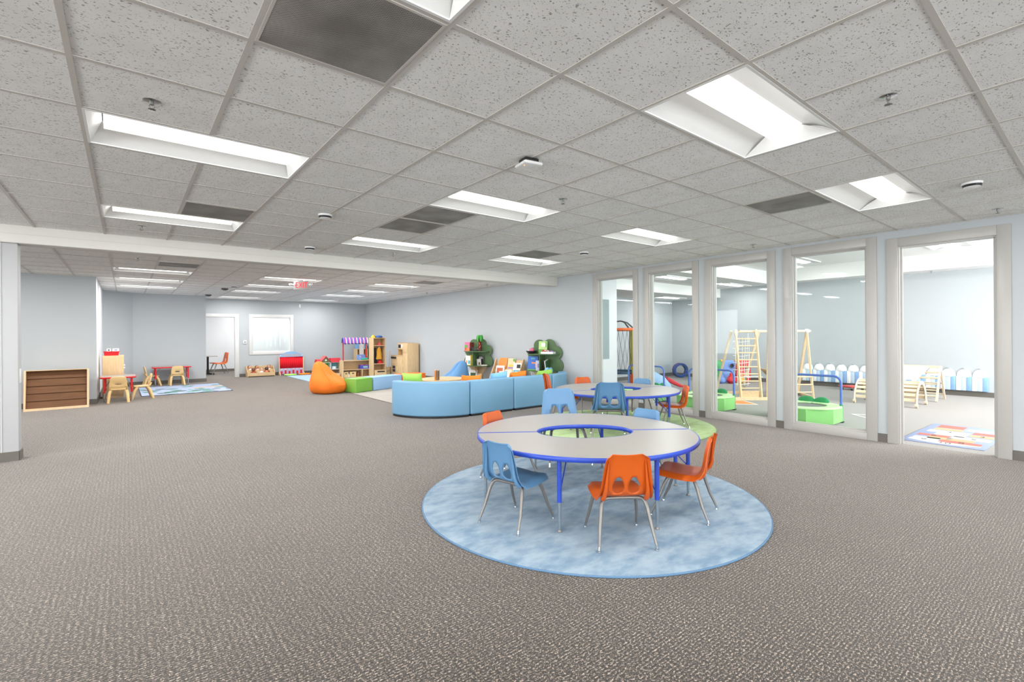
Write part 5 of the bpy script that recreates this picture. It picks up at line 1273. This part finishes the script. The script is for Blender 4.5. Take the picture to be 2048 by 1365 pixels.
cbn = thing('storage_cabinet', 'light wood storage cabinet with a closed side behind the red-edged table', 'cabinet', (-0.42, 14.12, 0))
build(B(0, 0.38, 0.012, 0.45, 0.06, 0.955), 'body', M_BIRCH, cbn, bevel=0.006); build(B(0.01, 0.37, 0.02, 0.44, 0, 0.06), 'plinth', M_BIRCHX, cbn)
build(B(0.006, 0.374, 0.0, 0.012, 0.08, 0.945), 'end_panel', M_BIRCH, cbn, bevel=0.003)
for z in (0.66, 0.72): build(B(0.38, 0.40, 0.06, 0.10, z, z + 0.03), 'hinge', M_WHITEP, cbn)
bi = thing('storage_bin', 'red plastic bin on top of the light wood cabinet', 'bin', (-0.40, 14.2, 0.956))
m = MB(); vs = []
for z, w_, d_ in ((0, 0.125, 0.09), (0.09, 0.135, 0.10)):
    for e in (0, -0.006): vs += [(sx * (w_ + e), sy * (d_ + e), z + (0.006 if e and z == 0 else 0)) for sx, sy in ((-1, -1), (1, -1), (1, 1), (-1, 1))]
fs = [(3, 2, 1, 0), (4, 5, 6, 7)] + [(k, (k + 1) % 4, 8 + (k + 1) % 4, 8 + k) for k in range(4)] + [(4 + (k + 1) % 4, 4 + k, 12 + k, 12 + (k + 1) % 4) for k in range(4)] + [(8 + k, 8 + (k + 1) % 4, 12 + (k + 1) % 4, 12 + k) for k in range(4)]
m.add([(x + 0.14, y + 0.10, z) for x, y, z in vs], fs); build(m, 'tub', M_RED, bi)
build(MB().box(-0.005, 0.285, -0.008, 0.0, 0.082, 0.096).box(-0.005, 0.285, 0.2, 0.208, 0.082, 0.096).box(-0.005, 0.003, 0, 0.2, 0.082, 0.096).box(0.277, 0.285, 0, 0.2, 0.082, 0.096), 'rim', M_RED, bi, weld=False)
for lab, x, w_, c in (('small white card with a dark letter in the red bin', -0.345, 0.075, (60, 70, 110)), ('white paper card with pale lines in the red bin', -0.245, 0.12, (150, 170, 210))):
    cd_ = thing('paper_card', lab, 'card', (x, 14.3, 0.965)); build(B(0, w_, 0, 0.004, 0, 0.15), 'sheet', M_PAPER, cd_); build(B(w_ * .3, w_ * .7, -0.001, 0, 0.10, 0.13), 'print', plain('card_%d' % c[0], c, 0.6), cd_)

def red_table(label, x0, x1, y0, y1, h=0.53):
    cx, cy = (x0 + x1) / 2, (y0 + y1) / 2; w, d = (x1 - x0) / 2, (y1 - y0) / 2
    t = thing('activity_table', label, 'table', (cx, cy, 0), group='red-edged activity tables')
    def rr(w, d, r): return [(sx * (w - r) + r * cos(a), sy * (d - r) + r * sin(a)) for sx, sy, a0 in ((1, 1, 0), (-1, 1, 90), (-1, -1, 180), (1, -1, 270)) for a in [R(a0 + 22.5 * k) for k in range(5)]]
    build(MB().prism(rr(w - 0.008, d - 0.008, 0.05), h - 0.026, h), 'tabletop', M_LAMINATE, t)
    build(MB().tube([(x, y, h - 0.016) for x, y in rr(w - 0.008, d - 0.008, 0.05)], 0.017, 8, closed=True, flat=(0.7, 1)), 'edge_band', M_RED, t, smooth=True)
    for sx in (-1, 1):
        for sy in (-1, 1):
            x, y = sx * (w - 0.075), sy * (d - 0.075)
            lg = build(MB().cyl((x, y, 0.19), (x, y, h - 0.027), 0.017, None, 12), 'leg', M_RED, t, smooth=True)
            build(MB().tube([(x, y, 0.01), (x, y, 0.2)], [0.010, 0.012], 10), 'leg_extension', M_CHROME, lg, smooth=True)
            build(MB().lathe([(0.016, 0), (0.018, 0.004), (0.011, 0.014)], 12, (x, y, 0)), 'foot', M_GREYSTEEL, lg, smooth=True)
            build(MB().tube([(x, y, 0.27), (x - sx * 0.12, y - sy * 0.03, h - 0.03)], 0.005, 6), 'brace_rod', M_GREYSTEEL, lg, smooth=True)
red_table('small red-edged activity table beside the light wood cabinet', -0.435, 0.165, 13.20, 13.98)
red_table('small red-edged activity table against the blue-grey wall behind the lily mat', 0.56, 1.465, 16.58, 17.22)

def make_tan_chair(label):
    t = thing('toddler_chair', label, 'chair', group='tan toddler chairs')
    build(B(-0.155, 0.155, -0.13, 0.15, 0.265, 0.295), 'seat', M_TAN, t, bevel=0.013, seg=3)
    n = 24
    out_, inn_ = [], []
    for k in range(n):
        a = 2 * pi * k / n; c_, s_ = cos(a), sin(a)
        e = lambda v: math.copysign(abs(v) ** 0.45, v)
        wz = 0.155 - 0.022 * (e(s_) + 1) / 2
        out_.append((e(c_) * wz, 0.425 + e(s_) * 0.125)); inn_.append((c_ * 0.055, 0.385 + s_ * 0.022))
    o = build(plate_hole(out_, inn_, 0.0, 0.022), 'backrest', M_TAN, t, smooth=True, bevel=0.005); o.location = (0, -0.135, 0.02); o.rotation_euler = (R(12), 0, 0); o.location = (0, -0.07, 0.012)
    for sx in (-1, 1):
        for sy in (-1, 1):
            build(MB().tube([(sx * 0.12, sy * 0.085, 0.275), (sx * 0.145, sy * 0.13, 0.20), (sx * 0.165, sy * 0.19, 0.0)], [0.032, 0.030, 0.024], 12), 'leg', M_TAN, t, smooth=True)
        build(MB().tube([(sx * 0.13, -0.09, 0.27), (sx * 0.14, -0.135, 0.30), (sx * 0.135, -0.16, 0.36)], [0.022, 0.02, 0.012], 10), 'back_support', M_TAN, t, smooth=True)
    return t
tc = make_tan_chair('tan molded toddler chair with its back outwards at the cabinet-side red table'); tc.location = (-0.13, 13.12, 0)
dup(tc, (0.27, 13.60, 0.0), R(94), 'tan molded toddler chair in profile at the end of the lily mat')
dup(tc, (0.56, 16.88, 0.0), R(-85), 'tan molded toddler chair in profile at the wall-side red table')
dup(tc, (1.12, 16.72, 0.0), R(4), 'tan molded toddler chair with its back outwards at the wall-side red table')

# office seen through the far doorway
ot = thing('office_table', 'grey-topped table with a dark column inside the far doorway', 'table', (1.93, 20.4, 0))
build(B(-0.2, 0.62, -0.4, 0.4, 0.66, 0.69), 'tabletop', M_LAMINATE, ot, bevel=0.008); build(MB().cyl((0.36, 0.0, 0.04), (0.36, 0, 0.66), 0.035, None, 14), 'column', M_BLACKP, ot, smooth=True)
for a in range(4): build(MB().tube([(0.36, 0, 0.05), (0.36 + 0.26 * cos(a * pi / 2 + 0.6), 0.26 * sin(a * pi / 2 + 0.6), 0.02)], [0.028, 0.018], 8), 'base_foot', M_BLACKP, ot, smooth=True)
dup(ch_o, (2.62, 20.35, 0), R(98), 'orange chair with steel legs inside the far office doorway', scale=1.32)

# ------------------------------------------------------------------ playroom behind the glass
def trampoline(label, cy):
    t = thing('trampoline', label, 'trampoline', (8.30, cy, 0), group='handle-bar trampolines in a row')
    gp, gs = plain('lime_pad', (196, 232, 168), 0.5), plain('green_skirt', (142, 206, 118), 0.5, 0.05, 4, 0.15, 20)
    n = 8; po = [(0.50 * cos(2 * pi * (k + .5) / n), 0.50 * sin(2 * pi * (k + .5) / n)) for k in range(n)]
    vs = [(x, y, z) for z in (0.02, 0.235) for x, y in po] + [(x * .985, y * .985, z) for z in (0.02, 0.235) for x, y in po]
    fs = []
    for k in range(n):
        j = (k + 1) % n; fs += [(k, j, n + j, n + k), (2 * n + j, 2 * n + k, 3 * n + k, 3 * n + j), (k, 2 * n + k, 2 * n + j, j), (n + j, 3 * n + j, 3 * n + k, n + k)]
    build(MB().add(vs, fs), 'skirt', gs, t)
    build(MB().sector((0, 0), 0.30, 0.495, 0, 2 * pi, 0.232, 0.255, 32), 'rim_pad', gp, t, bevel=0.008)
    build(MB().lathe([(0.31, 0.225), (0.31, 0.232), (0.01, 0.232)], 32), 'jump_mat', plain('mat_grey', (120, 124, 120), 0.7), t)
    bl = plain('bar_blue', (84, 118, 200), 0.4)
    x = 0.20; yb = 0.44
    build(MB().tube([(x, -yb, 0.02), (x, -yb, 0.60)] + [(x, -yb + 0.10 * (1 - cos(a)), 0.60 + 0.10 * sin(a)) for a in (R(22), R(45), R(68), R(90))] + [(x, yb - 0.10, 0.70)] + [(x, yb - 0.10 * (1 - cos(a)), 0.60 + 0.10 * sin(a)) for a in (R(68), R(45), R(22), R(0))] + [(x, yb, 0.02)], 0.018, 10), 'handle_bar', bl, t, smooth=True)
    for s in (-1, 1): build(MB().cyl((x, s * yb, 0.02), (x, s * yb, 0.27), 0.024, None, 10), 'bar_sleeve', M_LEAFD, t, smooth=True); build(B(x - 0.03, x + 0.03, s * yb - 0.03, s * yb + 0.03, 0, 0.02), 'bar_foot', M_BLACKP, t)
    for k in range(4):
        a = R(35 + 90 * k); build(MB().cyl((0.40 * cos(a), 0.40 * sin(a), 0), (0.40 * cos(a), 0.40 * sin(a), 0.23), 0.016, None, 8), 'leg', M_BLACKP, t)
    for s, sc in ((-1, 1.0), (1, 1.15)):
        build(MB().sphere((0.40, s * 0.11, 0.27), 0.035, 0.11 * sc, 0.07, 14, 8, shape=lambda p: Vector((p.x + 0.05 * p.z * 3, p.y, p.z if p.z > -0.02 else -0.02))), 'leaf_flap', M_LEAFD, t, smooth=True)
trampoline('lime green trampoline with blue handle bar behind the window next to the open doorway', 3.06)
trampoline('lime green trampoline with blue handle bar, middle one of the row', 4.72)
trampoline('lime green trampoline with blue handle bar, hidden most by the green-rug table', 6.16)

# padded wall panels along the playroom back wall
pw, pl, pm = plain('pad_white', (244, 246, 248), 0.5), plain('pad_pale_blue', (200, 222, 240), 0.5), plain('pad_blue', (142, 182, 228), 0.5)
pad0 = None
for k in range(14):
    y = 1.66 + 0.2515 * k
    if pad0 is None:
        t = pad0 = thing('padded_wall_panel', 'blue and white striped wall pad with a domed white top in the playroom row', 'wall pad', (13.99, y, 0.12), group='striped wall pads')
        for q, (a, b, mt_) in enumerate(((0.0, 0.085, pm), (0.085, 0.165, pl), (0.165, 0.248, pw))): build(B(-0.06, 0, a, b, 0, 0.30), 'stripe', mt_, t, bevel=0.006)
        m = MB()
        m.sphere((0, 0.124, 0.30), 0.075, 0.124, 0.16, 16, 10, shape=lambda p: Vector((min(p.x, 0), p.y, max(p.z, -0.006 - 0.012 * abs(sin(p.y * 38))))))
        build(m, 'dome', pw, t, smooth=True)
        build(MB().sphere((-0.01, 0.124, 0.465), 0.03, 0.035, 0.014, 12, 6), 'cap', plain('pad_grey', (170, 178, 186), 0.6), t, smooth=True)
    else: dup(pad0, (13.99, y, 0.12), 0)

sc = thing('scooter_board', 'red scooter board with black castors before the striped wall pads', 'scooter', (13.55, 3.95, 0), R(-30))
build(B(-0.2, 0.2, -0.2, 0.2, 0.07, 0.10), 'deck', plain('scooter_red', (222, 62, 56), 0.4), sc, bevel=0.014, seg=3)
for sx in (-1, 1):
    for sy in (-1, 1):
        c_ = build(MB().box(sx * .14 - 0.015, sx * .14 + 0.015, sy * .14 - 0.02, sy * .14 + 0.02, 0.045, 0.07), 'castor', M_CHROME, sc); build(MB().cyl((sx * .14 - 0.012, sy * .14, 0.028), (sx * .14 + 0.012, sy * .14, 0.028), 0.028, None, 14), 'wheel', M_BLACKP, c_)

# rocking arch with slide ramp and triangle climber by the doorway
M_PW = wood('pale_pine', (232, 206, 170), (244, 224, 194), axis=1)
ar = thing('climbing_arch', 'pale wooden climbing arch with slats seen through the open doorway', 'climbing arch', (11.45, 2.25, 0))
for y in (0.0, 0.95):
    pts = [(0.34 * cos(a), y, 0.04 + 0.40 * sin(a)) for a in [pi * k / 16 for k in range(17)]]
    build(MB().tube(pts, 0.028, 8, flat=(0.55, 1.2)), 'arch_side', M_PW, ar, smooth=True)
    for s in (-1, 1): build(MB().cyl((s * 0.34, y - 0.018, 0.04), (s * 0.34, y + 0.018, 0.04), 0.04, None, 14), 'foot_disc', M_PW, ar, smooth=True)
for k in range(1, 13):
    a = pi * k / 13; x, z = 0.34 * cos(a), 0.04 + 0.40 * sin(a)
    o = build(B(-0.028, 0.028, 0.018, 0.932, -0.008, 0.008), 'slat', M_PW, ar); o.location = (x, 0, z); o.rotation_euler = (0, pi / 2 - a, 0)
tri = thing('triangle_climber', 'pale wooden triangle climber with rungs behind the climbing arch', 'climbing frame', (12.72, 2.2, 0))
for y in (0.0, 0.86):
    for s in (-1, 1): build(MB().bar((s * 0.36, y, 0.0), (s * 0.02, y, 0.66), 0.03, 0.055), 'leg', M_PW, tri)
for s in (-1, 1):
    for k in range(5):
        f = 0.16 + 0.17 * k; build(MB().cyl((s * (0.36 - 0.34 * f), 0.0, 0.66 * f), (s * (0.36 - 0.34 * f), 0.86, 0.66 * f), 0.014, None, 10), 'rung', M_PW, tri, smooth=True)
build(B(-0.04, 0.04, -0.02, 0.88, 0.64, 0.69), 'ridge_beam', M_PW, tri)
rp = thing('climbing_ramp', 'white climbing ramp with grip holds bridging the arch and triangle climber', 'ramp', (0, 0, 0))
p0, p1 = Vector((11.52, 2.36, 0.475)), Vector((12.52, 2.36, 0.665)); d = (p1 - p0).normalized(); nrm = Vector((-d.z, 0, d.x))
build(MB().add([p + Vector((0, y, 0)) + nrm * e for p in (p0, p1) for y in (0, 0.62) for e in (0, 0.02)], [(0, 2, 3, 1), (4, 5, 7, 6), (0, 4, 6, 2), (1, 3, 7, 5), (0, 1, 5, 4), (2, 6, 7, 3)]), 'ramp_board', M_WHITEP, rp)
for y in (-0.015, 0.62): build(MB().bar(p0 + Vector((0, y + 0.0075, 0)) + nrm * 0.015, p1 + Vector((0, y + 0.0075, 0)) + nrm * 0.015, 0.015, 0.06), 'side_rail', M_PW, rp)
for k in range(7):
    c_ = p0 + d * (0.12 + 0.125 * k) + Vector((0, 0.16 + 0.3 * (k % 2), 0)) + nrm * 0.022; build(MB().sphere(tuple(c_), 0.03, 0.055, 0.016, 10, 6), 'grip_hold', M_PAPER, rp, smooth=True)

# climbing gym: ladder, net, swing and slide
gy_ = thing('climbing_gym', 'large pine climbing gym with ladder, rope net and swing beam', 'climbing gym', (0, 0, 0))
A0, A1 = Vector((9.87, 4.80, 0)), Vector((11.15, 4.06, 0))
dr = (A1 - A0).normalized(); sd = Vector((-dr.y, dr.x, 0))
lw = sd * -0.0
u_ = Vector((0.781, -0.624, 0)); v_ = Vector((0.624, 0.781, 0))     # across and away from the room
LA, LB_ = Vector((9.82, 4.80, 0)), Vector((10.15, 4.535, 0))
for p in (LA, LB_): build(MB().bar(p + Vector((0, 0, 0.04)), p + v_ * 0.22 + Vector((0, 0, 1.40)), 0.05, 0.035), 'ladder_post', M_PINE, gy_); build(MB().sphere(tuple(p + v_ * 0.20 + Vector((0, 0, 1.37))), 0.05, 0.03, 0.09, 10, 8), 'post_cap', M_PINE, gy_, smooth=True)
for k in range(9):
    f = (0.24 + 0.145 * k) / 1.40; o_ = v_ * 0.22 * f + Vector((0, 0, 1.40 * f)); build(MB().cyl(LA + o_, LB_ + o_, 0.013, None, 10), 'rung', M_PINE, gy_, smooth=True)
o_ = v_ * 0.02; build(MB().add([LA + o_ + Vector((0, 0, 0.06)), LB_ + o_ + Vector((0, 0, 0.06)), LB_ + o_ + Vector((0, 0, 0.19)), LA + o_ + Vector((0, 0, 0.19))] + [LA + o_ + v_ * .02 + Vector((0, 0, 0.06)), LB_ + o_ + v_ * .02 + Vector((0, 0, 0.06)), LB_ + o_ + v_ * .02 + Vector((0, 0, 0.19)), LA + o_ + v_ * .02 + Vector((0, 0, 0.19))], [(0, 1, 2, 3), (7, 6, 5, 4), (0, 4, 5, 1), (1, 5, 6, 2), (2, 6, 7, 3), (3, 7, 4, 0)]), 'kick_board', M_BIRCHX, gy_)
build(MB().bar(LA - u_ * 0.32 + Vector((0, 0, 0.03)), LB_ + u_ * 0.36 + Vector((0, 0, 0.03)), 0.05, 0.06), 'ground_beam', M_PINE, gy_)
BK_ = v_ * 1.05
for p in (LA - u_ * 0.08, LB_ + u_ * 0.08): build(MB().bar(p + BK_ + Vector((0, 0, 0.0)), p + v_ * 0.24 + Vector((0, 0, 1.42)), 0.045, 0.035), 'brace_post', M_PW, gy_)
build(MB().bar(LA + BK_ - u_ * 0.3 + Vector((0, 0, 0.03)), LB_ + BK_ + u_ * 0.3 + Vector((0, 0, 0.03)), 0.05, 0.06), 'ground_beam', M_PINE, gy_)
TB0, TB1 = (LA + LB_) / 2 + v_ * 0.24 + Vector((0, 0, 1.41)), Vector((11.28, 4.10, 1.41))
build(MB().cyl(TB0 - u_ * 0.12, TB1 + (TB1 - TB0).normalized() * 0.08, 0.026, None, 10), 'swing_beam', M_PW, gy_, smooth=True)
RA = Vector((11.28, 4.10, 0))
for p in (RA - v_ * 0.28 - u_ * 0.04, RA + v_ * 0.55 + u_ * 0.12): build(MB().bar(p, RA + Vector((0, 0, 1.40)), 0.045, 0.035), 'frame_leg', M_PINE, gy_)
build(MB().bar(RA - v_ * 0.28 - u_ * 0.04 + Vector((0, 0, 0.03)), RA + v_ * 0.60 + u_ * 0.14 + Vector((0, 0, 0.03)), 0.04, 0.05), 'ground_beam', M_PINE, gy_)
build(MB().sphere(tuple(RA + Vector((0, 0, 1.41))), 0.06, 0.06, 0.045, 12, 8), 'joint_cap', M_WHITEP, gy_, smooth=True)
for k in range(3):
    z = 0.14 + 0.16 * k; build(MB().cyl(RA - v_ * 0.25 - u_ * 0.03 + Vector((0, 0, z)), RA - v_ * 0.25 - u_ * 0.55 + Vector((0, 0, z)), 0.014, None, 8), 'rung', M_PINE, gy_, smooth=True)
vs = []; q = 10
for i in range(q + 1):
    f = i / q; z = 0.06 + 0.52 * f ** 1.5
    for s in (-1, 1): vs.append(tuple(RA + v_ * (0.55 - 0.05 * f) + u_ * (0.10 - 0.75 * f) + v_ * s * 0.17 + Vector((0, 0, z))))
o = build(MB().add(vs, [(2 * i, 2 * i + 1, 2 * i + 3, 2 * i + 2) for i in range(q)]), 'slide_board', M_BIRCHX, gy_, smooth=True); o.modifiers.new('board', 'SOLIDIFY').thickness = 0.015
m = MB()
for i in range(5):
    a = LA + u_ * (0.05 + 0.075 * i) + v_ * 0.42 + Vector((0, 0, 0.25)); b = LA + u_ * (0.07 + 0.07 * i) + v_ * 0.36 + Vector((0, 0, 1.28)); m.tube([a, (a + b) / 2 + u_ * 0.012 * (-1) ** i, b], 0.007, 6)
for k in range(7):
    z = 0.30 + 0.15 * k; m.tube([LA + u_ * 0.03 + v_ * 0.41 + Vector((0, 0, z)), LA + u_ * 0.2 + v_ * 0.40 + Vector((0, 0, z - 0.02)), LA + u_ * 0.38 + v_ * 0.40 + Vector((0, 0, z))], 0.007, 6)
build(m, 'rope_net', M_PAPER, gy_, smooth=True)
build(MB().add([LB_ + u_ * 0.28 + v_ * 0.35 + Vector((0, 0, 0.02)), LB_ + u_ * 0.62 + v_ * 0.35 + Vector((0, 0, 0.02)), LB_ + u_ * 0.40 + v_ * 0.33 + Vector((0, 0, 1.30)), LB_ + u_ * 0.30 + v_ * 0.33 + Vector((0, 0, 1.30)),
               LB_ + u_ * 0.28 + v_ * 0.37 + Vector((0, 0, 0.02)), LB_ + u_ * 0.62 + v_ * 0.37 + Vector((0, 0, 0.02)), LB_ + u_ * 0.40 + v_ * 0.35 + Vector((0, 0, 1.30)), LB_ + u_ * 0.30 + v_ * 0.35 + Vector((0, 0, 1.30))],
              [(0, 1, 2, 3), (7, 6, 5, 4), (0, 4, 5, 1), (1, 5, 6, 2), (2, 6, 7, 3), (3, 7, 4, 0)]), 'climbing_board', M_BIRCHX, gy_)
sw = build(B(-0.18, 0.18, -0.09, 0.09, 0, 0.02), 'swing_seat', M_WHITEP, gy_); sw.location = LB_ + u_ * 0.20 + v_ * 0.75 + Vector((0, 0, 0.40)); sw.rotation_euler = (0, 0, -0.67)
for s in (-1, 1): build(MB().tube([tuple(sw.location + u_ * 0.16 * s), tuple(sw.location + u_ * 0.1 * s + Vector((0, 0, 0.97)))], 0.006, 6), 'swing_rope', M_PAPER, gy_)

# plastic tunnel panels
pg, pb_, pr_ = plain('toy_panel_green', (38, 160, 84), 0.4), plain('toy_panel_blue', (112, 148, 214), 0.4), plain('toy_panel_red', (222, 44, 52), 0.4)
for lab, c0, mt_, hx, hz in (('green plastic tunnel panel with a round porthole', (12.86, 7.0), pg, -0.02, 0.30), ('light blue plastic tunnel panel with a dark porthole', (13.17, 6.75), pb_, 0.06, 0.46), ('red plastic tunnel panel with a round porthole', (13.38, 6.46), pr_, 0.10, 0.40)):
    t = thing('tunnel_panel', lab, 'toy panel', (*c0, 0), math.atan2(-0.624, 0.781), 'plastic tunnel panels')
    n = 28; out_ = []; inn_ = []
    for k in range(n):
        a = 2 * pi * k / n; e = lambda v: math.copysign(abs(v) ** 0.5, v)
        out_.append((e(cos(a)) * 0.205, 0.31 + e(sin(a)) * 0.31)); inn_.append((hx + 0.06 * cos(a), hz + 0.06 * sin(a)))
    build(plate_hole(out_, inn_, 0.0, 0.06), 'panel', mt_, t, bevel=0.012)
    build(MB().tube([(hx + 0.075 * cos(2 * pi * k / 24), -0.004, hz + 0.075 * sin(2 * pi * k / 24)) for k in range(24)], 0.014, 8, closed=True), 'porthole_ring', mt_, t, smooth=True)
    build(B(hx - 0.062, hx + 0.062, 0.05, 0.06, hz - 0.062, hz + 0.062), 'porthole_back', M_BLACKP, t)
    build(B(0.15, 0.20, -0.01, 0.07, 0.58, 0.635), 'connector', plain('toy_amber', (234, 176, 60), 0.4), t, bevel=0.008)
for lab, x, y, mt_, r in (('blue bowling-pin toy before the plastic tunnel panels', 12.71, 6.74, pb_, 0.11), ('red ball-shaped toy before the plastic tunnel panels', 12.89, 6.55, pr_, 0.13), ('yellow ball-shaped toy beside the red one in the playroom', 13.02, 6.32, plain('toy_amber', (234, 176, 60), 0.4), 0.10)):
    t = thing('floor_toy', lab, 'toy', (x, y, 0)); build(MB().lathe([(r * .6, 0), (r, r * .55), (r * .9, r * 1.2), (r * .45, r * 1.7), (r * .4, r * 2.2), (r * .1, r * 2.35)], 18), 'body', mt_, t, smooth=True); build(MB().tube([(r * .47 * cos(2 * pi * k / 16), r * .47 * sin(2 * pi * k / 16), r * 1.7) for k in range(16)], 0.008, 6, closed=True), 'ring', mt_, t, smooth=True)

# collapsible play tunnel
tn = thing('play_tunnel', 'dark blue fabric play tunnel collapsed against the playroom wall', 'play tunnel', (13.60, 8.62, 0.012), R(-20))
bl = plain('tunnel_blue', (44, 78, 146), 0.7, 0.12, 12)
build(MB().sector((0, 0), 0.155, 0.215, 0, 2 * pi, 0, 0.16, 32), 'fabric_ring', bl, tn, bevel=0.02)
for z in (0.0, 0.08, 0.16): build(MB().tube([(0.215 * cos(2 * pi * k / 32), 0.215 * sin(2 * pi * k / 32), z) for k in range(32)], 0.012, 6, closed=True), 'wire_hoop', plain('tunnel_red', (150, 60, 76), 0.7) if z == 0.08 else bl, tn, smooth=True)
tn.rotation_euler = (R(90), 0, R(-35)); tn.location = (13.6, 8.6, 0.228)

# netted enclosure trampoline in the far bay
en = thing('enclosed_trampoline', 'netted toddler trampoline with yellow padded poles and an orange top ring', 'trampoline', (10.36, 8.30, 0))
ol, orr = plain('olive_foam', (176, 164, 84), 0.7), plain('orange_tube', (246, 110, 40), 0.6)
Rr = 0.56
for k in range(6):
    a = 2 * pi * (k + 0.18) / 6; x, y = Rr * cos(a), Rr * sin(a)
    build(MB().cyl((x, y, 0.36), (x, y, 1.48), 0.032, None, 12), 'pole', ol, en, smooth=True); build(MB().cyl((x, y, 0.0), (x, y, 0.36), 0.036, None, 12), 'leg', orr, en, smooth=True)
build(MB().tube([(Rr * cos(2 * pi * k / 40), Rr * sin(2 * pi * k / 40), 1.49) for k in range(40)], 0.04, 10, closed=True), 'top_ring', orr, en, smooth=True)
build(MB().sector((0, 0), Rr - 0.16, Rr - 0.04, 0, 2 * pi, 0.33, 0.39, 32), 'rim_pad', plain('pad_navy', (60, 84, 110), 0.6), en)
build(MB().lathe([(Rr - 0.15, 0.34), (Rr - 0.15, 0.345), (0.01, 0.345)], 32), 'jump_mat', M_BLACKP, en)
m = MB(); nn = 28
for k in range(nn):
    a = 2 * pi * k / nn; m.tube([((Rr - .05) * cos(a), (Rr - .05) * sin(a), 0.38), ((Rr - .05) * cos(a + 0.35), (Rr - .05) * sin(a + 0.35), 1.46)], 0.003, 4); m.tube([((Rr - .05) * cos(a), (Rr - .05) * sin(a), 0.38), ((Rr - .05) * cos(a - 0.35), (Rr - .05) * sin(a - 0.35), 1.46)], 0.003, 4)
o = build(m, 'safety_net', M_BLACKP, en, kind='stuff')
for k in range(3):
    a = 2 * pi * k / 3; build(MB().tube([(Rr * .98 * cos(a), Rr * .98 * sin(a), 1.53), (Rr * .5 * cos(a), Rr * .5 * sin(a), 1.68), (0, 0, 1.72)], [0.022, 0.02, 0.018], 8), 'crown_strut', plain('dark_mesh', (92, 92, 86), 0.7), en, smooth=True)
sl = thing('toddler_slide', 'light blue and red plastic toddler toy behind the green-rug table', 'toy slide', (9.65, 6.95, 0), R(-40))
build(MB().prism([(0, 0), (0.55, 0), (0.50, 0.18), (0.36, 0.36), (0.14, 0.48), (0, 0.5)], -0.2, -0.17, 'xz'), 'side_panel', plain('slide_blue', (160, 196, 236), 0.4), sl, bevel=0.01)
build(MB().prism([(0, 0), (0.55, 0), (0.50, 0.18), (0.36, 0.36), (0.14, 0.48), (0, 0.5)], 0.17, 0.2, 'xz'), 'side_panel', plain('slide_blue', (160, 196, 236), 0.4), sl, bevel=0.01)
build(MB().prism([(0.42, 0.27), (0.72, 0.12), (0.80, 0.12), (0.80, 0.16), (0.44, 0.36)], -0.16, 0.16, 'xz'), 'chute', pr_, sl, bevel=0.006); build(MB().cyl((0.3, -0.205, 0.16), (0.3, -0.2, 0.16), 0.07, None, 20), 'knob', M_LEAFD, sl)

# floor shapes taped on the playroom carpet
tri_o = plain('floor_orange', (240, 150, 84), 0.8)
fm = thing('floor_marker', 'flat orange floor marker with a white border before the climbing gym', 'floor marker', (9.42, 4.56, 0))
build(MB().prism([(-0.27, 0.06), (0.26, 0.30), (0.36, 0.14), (0.02, -0.28)], 0, 0.004), 'border', M_PAPER, fm); build(MB().prism([(-0.22, 0.06), (0.24, 0.26), (0.31, 0.14), (0.02, -0.23)], 0.004, 0.006), 'centre', tri_o, fm)
fm = thing('floor_marker', 'flat white outlined triangle on the carpet beside the doorway jamb', 'floor marker', (9.6, 2.4, 0))
for p, q in (((-0.1, 0.38), (0.24, -0.24)), ((0.24, -0.24), (-0.37, 0.08)), ((-0.37, 0.08), (-0.1, 0.38))): build(MB().bar((*p, 0.002), (*q, 0.002), 0.03, 0.004), 'tape_strip', M_PAPER, fm)
sprinkler((13.75, 2.52, 2.705), 'metal sprinkler head under the playroom soffit, seen through the doorway', None)
